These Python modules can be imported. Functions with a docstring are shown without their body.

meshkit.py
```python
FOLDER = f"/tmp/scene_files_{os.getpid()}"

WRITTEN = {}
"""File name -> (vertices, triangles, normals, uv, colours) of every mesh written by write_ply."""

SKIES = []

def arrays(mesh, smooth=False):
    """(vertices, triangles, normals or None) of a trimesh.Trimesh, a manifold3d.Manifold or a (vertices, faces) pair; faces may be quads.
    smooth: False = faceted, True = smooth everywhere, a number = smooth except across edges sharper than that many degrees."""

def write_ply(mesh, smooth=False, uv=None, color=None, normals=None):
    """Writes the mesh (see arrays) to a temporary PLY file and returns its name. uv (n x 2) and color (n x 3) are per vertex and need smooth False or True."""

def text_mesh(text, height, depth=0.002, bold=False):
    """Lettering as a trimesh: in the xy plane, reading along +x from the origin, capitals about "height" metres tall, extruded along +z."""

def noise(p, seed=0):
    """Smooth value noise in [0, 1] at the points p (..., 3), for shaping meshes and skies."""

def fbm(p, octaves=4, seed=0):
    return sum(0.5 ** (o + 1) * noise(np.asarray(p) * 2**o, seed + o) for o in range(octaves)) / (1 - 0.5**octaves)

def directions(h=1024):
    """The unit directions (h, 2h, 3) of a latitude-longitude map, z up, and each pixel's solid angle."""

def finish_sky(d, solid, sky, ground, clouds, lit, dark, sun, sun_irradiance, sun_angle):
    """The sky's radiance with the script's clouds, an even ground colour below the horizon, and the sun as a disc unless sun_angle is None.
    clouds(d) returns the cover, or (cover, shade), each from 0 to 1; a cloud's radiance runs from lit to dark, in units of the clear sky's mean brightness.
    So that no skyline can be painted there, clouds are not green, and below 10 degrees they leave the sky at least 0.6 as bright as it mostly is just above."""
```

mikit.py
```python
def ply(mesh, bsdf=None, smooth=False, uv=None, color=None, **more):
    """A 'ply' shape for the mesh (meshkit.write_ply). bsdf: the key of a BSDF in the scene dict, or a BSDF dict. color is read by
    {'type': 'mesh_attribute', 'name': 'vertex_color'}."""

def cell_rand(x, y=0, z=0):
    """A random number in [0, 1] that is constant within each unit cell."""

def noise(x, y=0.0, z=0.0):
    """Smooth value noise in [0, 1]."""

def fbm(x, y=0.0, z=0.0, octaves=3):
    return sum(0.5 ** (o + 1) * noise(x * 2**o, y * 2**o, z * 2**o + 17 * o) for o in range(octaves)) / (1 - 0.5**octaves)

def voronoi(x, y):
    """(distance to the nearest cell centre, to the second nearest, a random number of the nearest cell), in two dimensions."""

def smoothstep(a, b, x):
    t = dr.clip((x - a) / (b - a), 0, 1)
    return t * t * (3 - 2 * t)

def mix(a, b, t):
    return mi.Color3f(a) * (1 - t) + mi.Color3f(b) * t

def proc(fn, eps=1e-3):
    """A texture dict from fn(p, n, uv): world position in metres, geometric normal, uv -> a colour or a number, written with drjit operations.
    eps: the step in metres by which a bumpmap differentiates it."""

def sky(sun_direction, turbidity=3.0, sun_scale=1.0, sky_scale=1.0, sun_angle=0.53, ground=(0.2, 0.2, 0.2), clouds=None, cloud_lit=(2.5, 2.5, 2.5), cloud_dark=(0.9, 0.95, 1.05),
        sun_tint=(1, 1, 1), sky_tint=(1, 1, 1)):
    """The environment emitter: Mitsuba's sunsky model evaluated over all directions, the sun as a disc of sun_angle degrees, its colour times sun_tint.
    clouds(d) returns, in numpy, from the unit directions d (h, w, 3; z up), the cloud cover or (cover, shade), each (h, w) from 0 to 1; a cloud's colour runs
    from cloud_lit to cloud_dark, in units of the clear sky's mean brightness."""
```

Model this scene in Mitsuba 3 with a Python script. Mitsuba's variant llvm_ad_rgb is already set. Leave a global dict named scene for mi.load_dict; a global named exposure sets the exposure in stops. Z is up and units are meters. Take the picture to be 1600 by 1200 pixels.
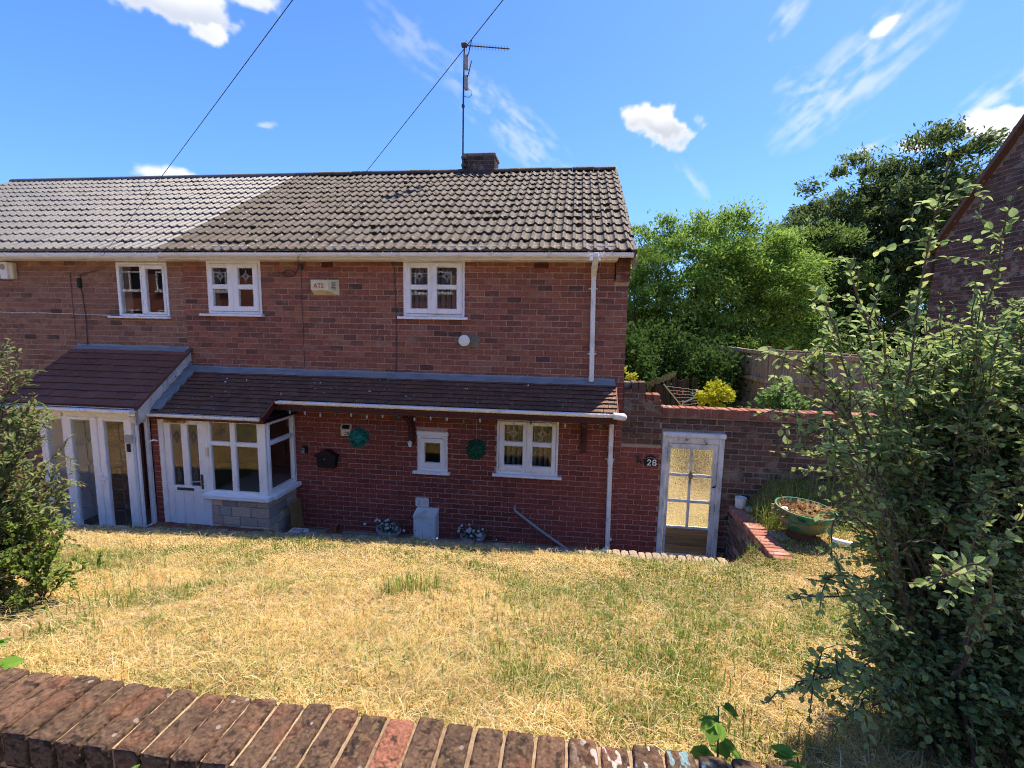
import math, random
import numpy as np, trimesh, drjit as dr, mitsuba as mi
import shapely.geometry as sg
import mikit, meshkit
from mikit import proc, noise, fbm, voronoi, cell_rand, smoothstep, mix

scene, labels = {}, {}
rng = np.random.default_rng(7)
CAM = np.array([0.0, -7.16, 3.5])

# ------------------------------------------------------------------ camera, sky, exposure
pitch, yaw, roll = math.radians(7.312), math.radians(-7.065), math.radians(-1.047)
_f = np.array([math.sin(yaw) * math.cos(pitch), math.cos(yaw) * math.cos(pitch), -math.sin(pitch)])
_r = np.array([math.cos(yaw), -math.sin(yaw), 0.0])
_d = np.cross(_f, _r)
_r, _d = math.cos(roll) * _r + math.sin(roll) * _d, -math.sin(roll) * _r + math.cos(roll) * _d
_m = np.eye(4)
_m[:3, 0], _m[:3, 1], _m[:3, 2], _m[:3, 3] = -_r, -_d, _f, CAM
scene['camera'] = {'type': 'perspective', 'fov': 94.4623, 'fov_axis': 'x', 'near_clip': 0.05, 'far_clip': 3000.0,
                   'to_world': mi.ScalarTransform4f(_m.tolist())}
exposure = 2.82
SUN = np.array([0.336, 0.435, 1.0])


def clouds(d):
    az = np.degrees(np.arctan2(d[..., 0], d[..., 1]))
    el = np.degrees(np.arcsin(np.clip(d[..., 2], -1, 1)))
    q = d * 1.0
    f1 = meshkit.fbm(q * 22, 5, 3) - 0.5
    f2 = meshkit.fbm(q * 60, 4, 9) - 0.5
    cover, shade = np.zeros(az.shape), np.zeros(az.shape)

    def ss(a, b, x):
        t = np.clip((x - a) / (b - a), 0, 1)
        return t * t * (3 - 2 * t)

    def puff(a0, e0, ra, re, rot, top, soft, lump, sh):
        nonlocal cover, shade
        x, y = (az - a0) * math.cos(math.radians(e0)), el - e0
        c, s = math.cos(math.radians(rot)), math.sin(math.radians(rot))
        u, v = (x * c + y * s) / ra, (-x * s + y * c) / re
        k = 1 - np.sqrt(u * u + v * v) + lump * f1 * 2 + lump * f2
        g = top * ss(0.0, soft, k)
        shade = np.where(g > cover, sh * ss(0.05, 0.6, k + 0.3 * f1) * ss(0.5, -0.4, v + f1), shade)
        cover = np.maximum(cover, g)

    puff(8.9, 21.0, 4.2, 1.8, -16, 1.0, 0.36, 0.8, 0.75)
    puff(-40.3, 26.6, 5.6, 1.7, 6, 0.9, 0.45, 0.9, 0.6)
    puff(-38.4, 25.6, 1.9, 1.4, -40, 0.9, 0.4, 0.9, 0.2)
    puff(-34.5, 28.3, 2.6, 1.0, 8, 0.85, 0.5, 0.9, 0.1)
    puff(-42.5, 13.0, 2.7, 0.95, 0, 0.85, 0.5, 0.8, 0.1)
    puff(-33.9, 18.8, 1.2, 0.35, 12, 0.45, 0.8, 1.0, 0.0)
    puff(28.3, 25.4, 1.1, 0.6, 25, 0.9, 0.4, 0.6, 0.0)
    puff(37.4, 16.4, 4.0, 1.5, 0, 1.0, 0.25, 0.6, 0.15)
    puff(31.5, 16.0, 1.5, 0.8, 0, 0.9, 0.4, 0.7, 0.1)
    # a whole sky of scattered small cumulus and cirrus, also where the camera does not look
    big = meshkit.fbm(np.stack([az / 14, el / 6, az * 0], -1), 4, 31)
    behind = ss(55, 75, np.abs(az))
    cover = np.maximum(cover, 0.8 * behind * ss(0.62, 0.72, big) * ss(2, 12, el))

    def cirrus(a0, e0, ra, re, rot, amount, seed, stretch):
        nonlocal cover
        x, y = (az - a0) * math.cos(math.radians(e0)), el - e0
        c, s = math.cos(math.radians(rot)), math.sin(math.radians(rot))
        u, v = x * c + y * s, -x * s + y * c
        n = meshkit.fbm(np.stack([u / stretch, v / 0.55, 0 * u + seed], -1), 5, seed)
        n2 = meshkit.fbm(np.stack([u / 1.1, v / 0.9, 0 * u + seed], -1), 4, seed + 5)
        w = np.clip(1 - (u / ra) ** 2 - (v / re) ** 2, 0, 1)
        cover = np.maximum(cover, amount * w ** 0.7 * ss(0.38, 0.72, 0.65 * n + 0.35 * n2))

    cirrus(26.5, 22.5, 8.5, 3.2, 38, 0.5, 4, 3.0)
    cirrus(23.0, 22.0, 3.6, 2.4, 10, 0.45, 14, 1.4)
    cirrus(20.5, 28.0, 2.2, 1.2, 50, 0.45, 47, 2.0)
    cirrus(37.0, 19.0, 4.5, 1.4, 32, 0.7, 8, 2.4)
    cirrus(28.0, 16.3, 2.6, 0.6, 15, 0.5, 10, 2.0)
    cirrus(-8.0, 21.5, 9.5, 2.6, -36, 0.38, 12, 1.6)
    cirrus(-6.0, 19.0, 5.0, 1.6, -38, 0.35, 15, 1.3)
    cirrus(-18.0, 27.5, 6.0, 2.2, -30, 0.25, 18, 1.8)
    cirrus(12.5, 15.5, 3.0, 0.8, -50, 0.35, 21, 2.0)
    return cover, shade


scene['sky'] = mikit.sky(SUN, turbidity=3.0, clouds=clouds, cloud_lit=(2.0, 2.0, 2.03), cloud_dark=(1.0, 1.12, 1.32), sky_tint=(0.47, 0.68, 1.02))

# ------------------------------------------------------------------ mesh helpers (meshes are (V, F) pairs)
_count = {}


def key(base):
    n = _count.get(base, 0)
    _count[base] = n + 1
    return base if n == 0 else f'{base}_{n:03d}'


def thing(base, label, category, group=None, kind=None):
    k = key(base)
    labels[k] = {'label': label, 'category': category}
    if group:
        labels[k]['group'] = group
    return k


def add(k, mesh, bsdf, smooth=False, uv=None, color=None, label=None, kind=None):
    if isinstance(mesh, list):
        mesh = cat(mesh)
    scene[k] = mikit.ply(mesh, bsdf, smooth=smooth, uv=uv, color=color)
    if label:
        labels.setdefault(k, {})['label'] = label
    if kind:
        labels.setdefault(k, {})['kind'] = kind
    return k


def part(parent, base, mesh, bsdf, **kw):
    return add(key(parent + '__' + base), mesh, bsdf, **kw)


def struct(base, mesh, bsdf, **kw):
    return add(key(base), mesh, bsdf, kind='structure', **kw)


def cat(ms):
    V, F, n = [], [], 0
    for v, f in ms:
        V.append(v)
        F.append(np.asarray(f) + n)
        n += len(v)
    return np.vstack(V), np.vstack(F)


def tm(m):
    return np.array(m.vertices), np.array(m.faces)


def quads(q):
    q = np.asarray(q)
    return np.vstack([q[:, [0, 1, 2]], q[:, [0, 2, 3]]])


def box(x0, x1, y0, y1, z0, z1):
    V = np.array([[x, y, z] for x in (x0, x1) for y in (y0, y1) for z in (z0, z1)], float)
    F = np.array([[0, 1, 3], [0, 3, 2], [4, 6, 7], [4, 7, 5], [0, 4, 5], [0, 5, 1], [2, 3, 7], [2, 7, 6], [0, 2, 6], [0, 6, 4], [1, 5, 7], [1, 7, 3]])
    return V, F


def _cb():
    sg_ = [(a, b, c) for a in (-1, 1) for b in (-1, 1) for c in (-1, 1)]
    idx, V = {}, []
    for s in sg_:
        for ax in range(3):
            idx[s, ax] = len(V)
            V.append((s, ax))
    F = []

    def face(ids):
        F.append(ids)
    for ax in range(3):
        b, c = [i for i in range(3) if i != ax]
        for s in (-1, 1):
            ring = []
            for p, q in ((-1, -1), (1, -1), (1, 1), (-1, 1)):
                t = [0, 0, 0]
                t[ax], t[b], t[c] = s, p, q
                ring.append(idx[tuple(t), ax])
            face(ring)
    for ax in range(3):
        b, c = [i for i in range(3) if i != ax]
        for p in (-1, 1):
            for q in (-1, 1):
                t0, t1 = [0, 0, 0], [0, 0, 0]
                t0[ax], t0[b], t0[c] = -1, p, q
                t1[ax], t1[b], t1[c] = 1, p, q
                face([idx[tuple(t0), b], idx[tuple(t1), b], idx[tuple(t1), c], idx[tuple(t0), c]])
    for s in sg_:
        face([idx[s, 0], idx[s, 1], idx[s, 2]])
    S = np.array([v[0] for v in V], float)
    A = np.array([[0 if v[1] == a else 1 for a in range(3)] for v in V], float)
    pts = S * (1 - 0.2 * A)
    out = []
    for f in F:
        tri = [f[:3]] if len(f) == 3 else [f[:3], [f[0], f[2], f[3]]]
        for t in tri:
            a, b, c = pts[t]
            if np.dot(np.cross(b - a, c - a), (a + b + c)) < 0:
                t = [t[0], t[2], t[1]]
            out.append(t)
    return S, A, np.array(out)


_CS, _CA, _CF = _cb()


def cbox(x0, x1, y0, y1, z0, z1, c=0.005):
    h = np.array([x1 - x0, y1 - y0, z1 - z0]) / 2
    m = np.array([x1 + x0, y1 + y0, z1 + z0]) / 2
    c = min(c, 0.45 * h.min())
    return _CS * (h - c * _CA) + m, _CF.copy()


def xf(mesh, R=None, t=(0, 0, 0)):
    v, f = mesh
    v = np.asarray(v, float)
    if R is not None:
        v = v @ np.asarray(R).T
        if np.linalg.det(R) < 0:
            f = np.asarray(f)[:, ::-1]
    return v + np.asarray(t, float), f


def rotz(a):
    c, s = math.cos(a), math.sin(a)
    return np.array([[c, -s, 0], [s, c, 0], [0, 0, 1.0]])


def rotx(a):
    c, s = math.cos(a), math.sin(a)
    return np.array([[1, 0, 0], [0, c, -s], [0, s, c.real]])


def roty(a):
    c, s = math.cos(a), math.sin(a)
    return np.array([[c, 0, s], [0, 1, 0], [-s, 0, c]])


def tube(points, radii, sides=8, caps=True):
    p = np.asarray(points, float)
    r = np.broadcast_to(radii, (len(p),)).astype(float)
    t = np.gradient(p, axis=0)
    t /= np.linalg.norm(t, axis=1, keepdims=True) + 1e-12
    ref = np.array([0, 0, 1.0]) if abs(t[0, 2]) < 0.9 else np.array([1.0, 0, 0])
    a = np.cross(t, ref)
    a /= np.linalg.norm(a, axis=1, keepdims=True) + 1e-12
    b = np.cross(t, a)
    th = np.arange(sides) * 2 * np.pi / sides
    V = (p[:, None] + r[:, None, None] * (np.cos(th)[None, :, None] * a[:, None] + np.sin(th)[None, :, None] * b[:, None])).reshape(-1, 3)
    i, j = np.meshgrid(np.arange(len(p) - 1), np.arange(sides), indexing='ij')
    q = np.stack([i * sides + j, i * sides + (j + 1) % sides, (i + 1) * sides + (j + 1) % sides, (i + 1) * sides + j], -1).reshape(-1, 4)
    F = [quads(q)[:, ::-1]]
    if caps:
        n = len(V)
        V = np.vstack([V, p[0], p[-1]])
        k = np.arange(sides)
        F.append(np.stack([k * 0 + n, k, (k + 1) % sides], 1)[:, ::-1])
        o = (len(p) - 1) * sides
        F.append(np.stack([k * 0 + n + 1, o + (k + 1) % sides, o + k], 1)[:, ::-1])
    return V, np.vstack(F)


def lathe(profile, at=(0, 0, 0), n=28):
    """profile of (r, z) from the axis outwards."""
    p = np.asarray(profile, float)
    th = np.arange(n) * 2 * np.pi / n
    V = np.stack([p[:, None, 0] * np.cos(th), p[:, None, 0] * np.sin(th), p[:, None, 1] + 0 * th], -1).reshape(-1, 3)
    i, j = np.meshgrid(np.arange(len(p) - 1), np.arange(n), indexing='ij')
    q = np.stack([i * n + j, i * n + (j + 1) % n, (i + 1) * n + (j + 1) % n, (i + 1) * n + j], -1).reshape(-1, 4)
    return V + np.asarray(at, float), quads(q)


def grid(P):
    """P (a, b, 3) points as a sheet."""
    a, b = P.shape[:2]
    i, j = np.meshgrid(np.arange(a - 1), np.arange(b - 1), indexing='ij')
    q = np.stack([i * b + j, (i + 1) * b + j, (i + 1) * b + j + 1, i * b + j + 1], -1).reshape(-1, 4)
    return P.reshape(-1, 3), quads(q)


def prism(poly, y0, y1):
    """a shapely polygon in (x, z), extruded from y0 to y1."""
    v, f = tm(trimesh.creation.extrude_polygon(poly, y1 - y0, engine='earcut'))
    return np.stack([v[:, 0], y1 - v[:, 2], v[:, 1]], 1), f


def text(s, h, x, y, z, depth=0.003, bold=True):
    """lettering on a face that looks to -Y, its lower left corner at x, z."""
    v, f = tm(meshkit.text_mesh(s, h, depth, bold))
    return np.stack([v[:, 0] + x, y - v[:, 2], v[:, 1] + z], 1), f


def ring(x0, x1, z0, z1, l, r, b, t, y0, y1, c=0.005):
    return [cbox(x0, x0 + l, y0, y1, z0, z1, c), cbox(x1 - r, x1, y0, y1, z0, z1, c),
            cbox(x0 + l, x1 - r, y0, y1, z0, z0 + b, c), cbox(x0 + l, x1 - r, y0, y1, z1 - t, z1, c)]


def pane(x0, x1, z0, z1, y):
    return np.array([[x0, y, z0], [x1, y, z0], [x1, y, z1], [x0, y, z1]], float), np.array([[0, 1, 2], [0, 2, 3]])


def emit(parent, name, pieces, bsdf, limit=300, rest='remaining', smooth=False):
    """pieces: (V, F, uv). The nearest ones become parts, the others one part of kind stuff."""
    pieces = sorted(pieces, key=lambda p: np.linalg.norm(p[0].mean(0) - CAM))
    for v, f, uv in pieces[:limit]:
        part(parent, name, (v, f), bsdf, uv=uv, smooth=smooth)
    if len(pieces) > limit:
        v, f = cat([(p[0], p[1]) for p in pieces[limit:]])
        part(parent, rest, (v, f), bsdf, uv=np.vstack([p[2] for p in pieces[limit:]]), kind='stuff', smooth=smooth)


# ------------------------------------------------------------------ materials
def bsdf(k, col, rough=0.6, spec=0.4, bump=None, height=0.003, eps=1e-3, rtex=None, **more):
    d = {'type': 'principled', 'base_color': col if isinstance(col, dict) else {'type': 'rgb', 'value': list(col)},
         'roughness': rtex if rtex is not None else rough, 'specular': spec, **more}
    if bump is not None:
        d = {'type': 'bumpmap', 'tex': proc(bump, eps), 'scale': height, 'bsdf': d}
    scene[k] = {'type': 'twosided', 'bsdf': d}
    return k


def ramp(t, cols):
    out = mi.Color3f(cols[0])
    n = len(cols) - 1
    for i in range(n):
        out = mix(out, mi.Color3f(cols[i + 1]), smoothstep(i / n, (i + 1) / n, t))
    return out


def V3(p, s):
    return p.x * s, p.y * s, p.z * s


def brick_fn(cols, grain=0.25, stain=None, fs=90.0):
    def fn(p, n, uv):
        c = ramp(uv.x, cols)
        g = fbm(p.x * fs, p.y * fs, p.z * fs, 3)
        blotch = noise(p.x * 17 + uv.y * 50, p.y * 17, p.z * 24)
        c = c * (1 - grain + 2 * grain * g) * (0.82 + 0.36 * blotch)
        if stain is not None:
            m = smoothstep(stain[1], stain[1] + 0.18, fbm(p.x * stain[2] + 3, p.y * stain[2], p.z * stain[2], 4))
            c = mix(c, mi.Color3f(stain[0]) * (0.7 + 0.6 * g), m * stain[3])
        return c
    return fn


def rough_fn(fs):
    return lambda p, n, uv: fbm(p.x * fs, p.y * fs, p.z * fs, 3)


bsdf('brick_red_multi', proc(brick_fn([(.095, .053, .046), (.155, .068, .052), (.21, .080, .057), (.245, .090, .062), (.29, .115, .074), (.26, .142, .096)], 0.3,
                                      ((.30, .22, .17), .62, 9.0, .35))), 0.85, 0.25, rough_fn(160.0), 0.003)
bsdf('brick_brown_multi', proc(brick_fn([(.09, .056, .046), (.165, .086, .062), (.215, .104, .072), (.25, .122, .082), (.29, .155, .10), (.32, .20, .132)], 0.3,
                                        ((.30, .22, .17), .6, 9.0, .4))), 0.85, 0.25, rough_fn(160.0), 0.003)
bsdf('brick_painted', proc(brick_fn([(.15, .037, .029), (.215, .05, .038), (.255, .057, .044), (.285, .068, .053)], 0.18,
                                    ((.26, .13, .12), .68, 3.0, .25), 140.0)), 0.6, 0.35, rough_fn(120.0), 0.002)
bsdf('brick_weathered', proc(brick_fn([(.045, .034, .03), (.085, .055, .046), (.12, .07, .056), (.155, .085, .065), (.19, .11, .085)], 0.35,
                                      ((.27, .23, .19), .56, 6.0, .6))), 0.9, 0.2, rough_fn(120.0), 0.005)
bsdf('brick_coping_red', proc(brick_fn([(.15, .055, .04), (.25, .10, .072), (.34, .165, .13)], 0.3, ((.42, .32, .27), .56, 8.0, .5))), 0.85, 0.25, rough_fn(140.0), 0.003)


def lichen_brick(p, n, uv):
    base = ramp(uv.x, [(.064, .043, .031), (.090, .058, .041), (.12, .070, .048), (.21, .095, .065)])
    g = fbm(p.x * 120, p.y * 120, p.z * 120, 3)
    g2 = fbm(p.x * 38 + 7, p.y * 38, p.z * 38, 3)
    c = base * (0.25 + 1.5 * g)
    c = mix(c, mi.Color3f(.015, .013, .012), smoothstep(.56, .70, g2) * 0.75)
    gold = smoothstep(.60, .70, fbm(p.x * 75 + 31, p.y * 75, p.z * 75, 2)) * (1 - smoothstep(.9, 1., uv.x))
    c = mix(c, mi.Color3f(.17, .115, .06), gold * 0.4)
    rust = smoothstep(.55, .7, fbm(p.x * 14 + 3, p.y * 14, p.z * 14 + 9, 3))
    c = mix(c, mi.Color3f(.20, .075, .045) * (0.5 + g), rust * 0.22)
    spots = smoothstep(.16, .10, voronoi(p.x * 19, p.y * 19)[0] + .16 * (g2 - .4)) * smoothstep(.93, .95, voronoi(p.x * 19, p.y * 19)[2])
    c = mix(c, mi.Color3f(.30, .27, .24), spots * 0.6)
    sx = smoothstep(.02, .12, p.x) * smoothstep(.46, .34, p.x)
    sp = smoothstep(.60, .66, fbm(p.x * 70, p.y * 34, p.z * 20, 2)) * sx
    c = mix(c, mix(mi.Color3f(.62, .60, .58), mi.Color3f(.18, .42, .50), smoothstep(.25, .33, p.x)), sp * 0.45)
    return c


bsdf('brick_lichen', proc(lichen_brick), 0.9, 0.1, lambda p, n, uv: fbm(p.x * 85, p.y * 85, p.z * 85, 4), 0.012, 6e-4)


def mortar_fn(c0, c1, fs=60.0):
    def fn(p, n, uv):
        g = fbm(p.x * fs, p.y * fs, p.z * fs, 3)
        b = fbm(p.x * 2.3, p.y * 2.3, p.z * 2.3, 3)
        return mix(c0, c1, smoothstep(.3, .7, b)) * (0.65 + 0.7 * g)
    return fn


bsdf('mortar', proc(mortar_fn((.34, .23, .17), (.42, .30, .225))), 0.95, 0.1)
bsdf('mortar_painted', proc(mortar_fn((.40, .26, .205), (.46, .31, .25))), 0.9, 0.1)
bsdf('mortar_grey', proc(mortar_fn((.20, .165, .135), (.28, .23, .19))), 0.95, 0.1)
bsdf('mortar_pale', proc(mortar_fn((.20, .14, .095), (.31, .23, .155), 90.0)), 0.95, 0.1, rough_fn(110.0), 0.006)
bsdf('render_patch', proc(mortar_fn((.17, .15, .12), (.22, .19, .15))), 0.95, 0.1)


def concrete_tile(c0, c1, moss, lich):
    def fn(p, n, uv):
        g = fbm(p.x * 55, p.y * 55, p.z * 55, 3)
        c = mix(c0, c1, uv.x) * (0.75 + 0.5 * g)
        m = smoothstep(.60, .74, fbm(p.x * 3.1, p.y * 3.1, p.z * 3.1, 4) * 0.75 + 0.25 * g)
        c = mix(c, mi.Color3f(.028, .026, .018), m * moss)
        l = smoothstep(.12, .06, voronoi(p.x * 7.5, p.y * 8.5 + p.z * 3)[0]) * smoothstep(.70, .76, voronoi(p.x * 7.5, p.y * 8.5 + p.z * 3)[2])
        return mix(c, mi.Color3f(.42, .38, .33), l * lich)
    return fn


bsdf('tile_weathered', proc(concrete_tile((.050, .041, .034), (.080, .066, .055), .85, .8)), 0.72, 0.35, rough_fn(70.0), 0.004)
bsdf('tile_grey_sheen', proc(concrete_tile((.092, .096, .104), (.128, .133, .141), .3, .25)), 0.52, 0.22, rough_fn(90.0), 0.0012)
bsdf('tile_brown_plain', proc(concrete_tile((.10, .053, .037), (.16, .083, .058), .45, .55)), 0.7, 0.3, rough_fn(80.0), 0.003)
bsdf('tile_red_brown', proc(concrete_tile((.13, .054, .039), (.21, .086, .062), .3, .25)), 0.7, 0.3, rough_fn(80.0), 0.003)
bsdf('moss', proc(lambda p, n, uv: mix((.02, .02, .012), (.06, .06, .03), fbm(p.x * 40, p.y * 40, p.z * 40, 3))), 0.95, 0.1)
bsdf('lead', proc(lambda p, n, uv: mix((.13, .15, .175), (.26, .285, .31), fbm(p.x * 5, p.y * 9, p.z * 9, 4))), 0.5, 0.4, rough_fn(14.0), 0.01)


def dirty_white(c, dirt, amt, fs=14.0):
    def fn(p, n, uv):
        g = fbm(p.x * fs, p.y * fs, p.z * fs * 0.5, 4)
        return mix(c, dirt, smoothstep(.52, .78, g) * amt)
    return fn


bsdf('upvc_white', proc(dirty_white((.78, .79, .80), (.55, .54, .50), .30)), 0.32, 0.5)
bsdf('upvc_aged', proc(dirty_white((.72, .70, .64), (.42, .38, .31), .5, 9.0)), 0.4, 0.45)
bsdf('gutter_white', proc(dirty_white((.74, .74, .73), (.40, .37, .32), .45, 11.0)), 0.38, 0.5)


def peeled(p, n, uv):
    g = fbm(p.x * 12, p.y * 12, p.z * 5, 4)
    k = fbm(p.x * 45, p.y * 45, p.z * 18, 3)
    c = mix((.70, .70, .68), (.42, .41, .38), smoothstep(.40, .68, g) * .7)
    return mix(c, (.10, .085, .07), smoothstep(.66, .72, k * .75 + .25 * g))


bsdf('paint_peeling', proc(peeled), 0.6, 0.35, rough_fn(60.0), 0.003)
bsdf('timber_stained', proc(lambda p, n, uv: mix((.055, .012, .011), (.09, .02, .018), fbm(p.x * 20, p.y * 20, p.z * 4, 3))), 0.55, 0.35)


def wood_fn(c0, c1, along, fs=55.0):
    def fn(p, n, uv):
        q = [p.x * fs, p.y * fs, p.z * fs]
        q[along] = q[along] * 0.05
        g = fbm(q[0] + uv.y * 40, q[1], q[2], 4)
        b = fbm(p.x * 3, p.y * 3, p.z * 1.2 + uv.y * 9, 3)
        return mix(c0, c1, smoothstep(.25, .75, g)) * (0.75 + 0.5 * b) * (0.8 + 0.4 * uv.x)
    return fn


bsdf('timber_grey', proc(wood_fn((.22, .17, .125), (.42, .34, .255), 2)), 0.85, 0.2)
bsdf('timber_brown', proc(wood_fn((.24, .135, .055), (.40, .24, .105), 0)), 0.7, 0.3)
bsdf('timber_old', proc(wood_fn((.035, .028, .022), (.09, .07, .055), 2)), 0.9, 0.15)
bsdf('cardboard', proc(lambda p, n, uv: mix((.24, .15, .06), (.30, .20, .085), fbm(p.x * 9, p.y * 9, p.z * 9, 3))), 0.8, 0.2)
bsdf('cream_plastic', proc(dirty_white((.66, .60, .40), (.50, .41, .22), .6, 7.0)), 0.45, 0.4)
bsdf('white_plastic', (.74, .74, .72), 0.4, 0.45)
bsdf('meter_white', proc(dirty_white((.72, .71, .68), (.34, .31, .26), .45, 8.0)), 0.5, 0.4)
bsdf('grey_plastic', (.30, .30, .30), 0.45, 0.4)
bsdf('red_lettering', (.40, .09, .05), 0.5, 0.4)
bsdf('white_paint', (.82, .82, .80), 0.5, 0.4)
bsdf('black_paint', (.012, .012, .016), 0.5, 0.25)
bsdf('black_rubber', (.02, .02, .02), 0.7, 0.3)
bsdf('dark_metal', (.045, .04, .042), 0.5, 0.5)
bsdf('steel', (.45, .45, .46), 0.35, 0.5, metallic=0.8)
bsdf('brass', (.25, .20, .08), 0.5, 0.5)
bsdf('terracotta', (.22, .07, .04), 0.8, 0.2)
bsdf('wire_black', (.07, .055, .06), 0.6, 0.3)
bsdf('airbrick_red', (.13, .03, .025), 0.8, 0.2)
bsdf('room_wall', proc(lambda p, n, uv: mix((.11, .10, .085), (.14, .125, .11), noise(p.x * 2, p.y * 2, p.z * 2))), 0.9, 0.1)
bsdf('blind_fabric', (.16, .17, .16), 0.8, 0.2)
bsdf('curtain', (.55, .56, .55), 0.85, 0.2)
bsdf('leading_strip', (.42, .42, .42), 0.4, 0.5, metallic=0.5)
bsdf('leading_dark', (.12, .12, .12), 0.5, 0.5)
scene['glass'] = {'type': 'thindielectric', 'int_ior': 1.5}
scene['glass_solid'] = {'type': 'dielectric', 'int_ior': 1.5}


def stone_fn(p, n, uv):
    g = fbm(p.x * 30, p.y * 30, p.z * 80, 4)
    c = ramp(uv.x, [(.30, .27, .24), (.54, .44, .31), (.64, .52, .36), (.50, .33, .25), (.40, .36, .31)])
    return c * (0.6 + 0.8 * g)


bsdf('stone_cladding', proc(stone_fn), 0.85, 0.25, rough_fn(60.0), 0.006)
bsdf('stone_edging', proc(lambda p, n, uv: ramp(uv.x, [(.16, .13, .105), (.24, .20, .16), (.30, .24, .18), (.26, .15, .11)]) * (0.6 + 0.8 * fbm(p.x * 45, p.y * 45, p.z * 45, 4))), 0.9, 0.2, rough_fn(50.0), 0.008)
bsdf('quarry_tile', proc(brick_fn([(.16, .05, .035), (.22, .07, .05), (.19, .085, .065)], .3, ((.2, .16, .12), .6, 8.0, .5))), 0.7, 0.3)
bsdf('concrete', proc(lambda p, n, uv: mix((.20, .19, .17), (.32, .30, .27), fbm(p.x * 6, p.y * 6, p.z * 6, 5))), 0.9, 0.2)
bsdf('asphalt', proc(lambda p, n, uv: mix((.035, .035, .036), (.07, .07, .07), fbm(p.x * 40, p.y * 40, p.z * 40, 3))), 0.9, 0.2)
bsdf('soil', proc(lambda p, n, uv: mix((.06, .045, .028), (.13, .095, .055), fbm(p.x * 12, p.y * 12, p.z * 12, 4))), 0.95, 0.1)


def thatch(p, n, uv):
    g = fbm(p.x * 60, p.y * 60, p.z * 60, 3)
    b = fbm(p.x * 1.7, p.y * 1.7, 4.0, 3)
    return mix((.20, .145, .07), (.11, .10, .035), smoothstep(.45, .65, b)) * (0.4 + 1.2 * g)


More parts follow.
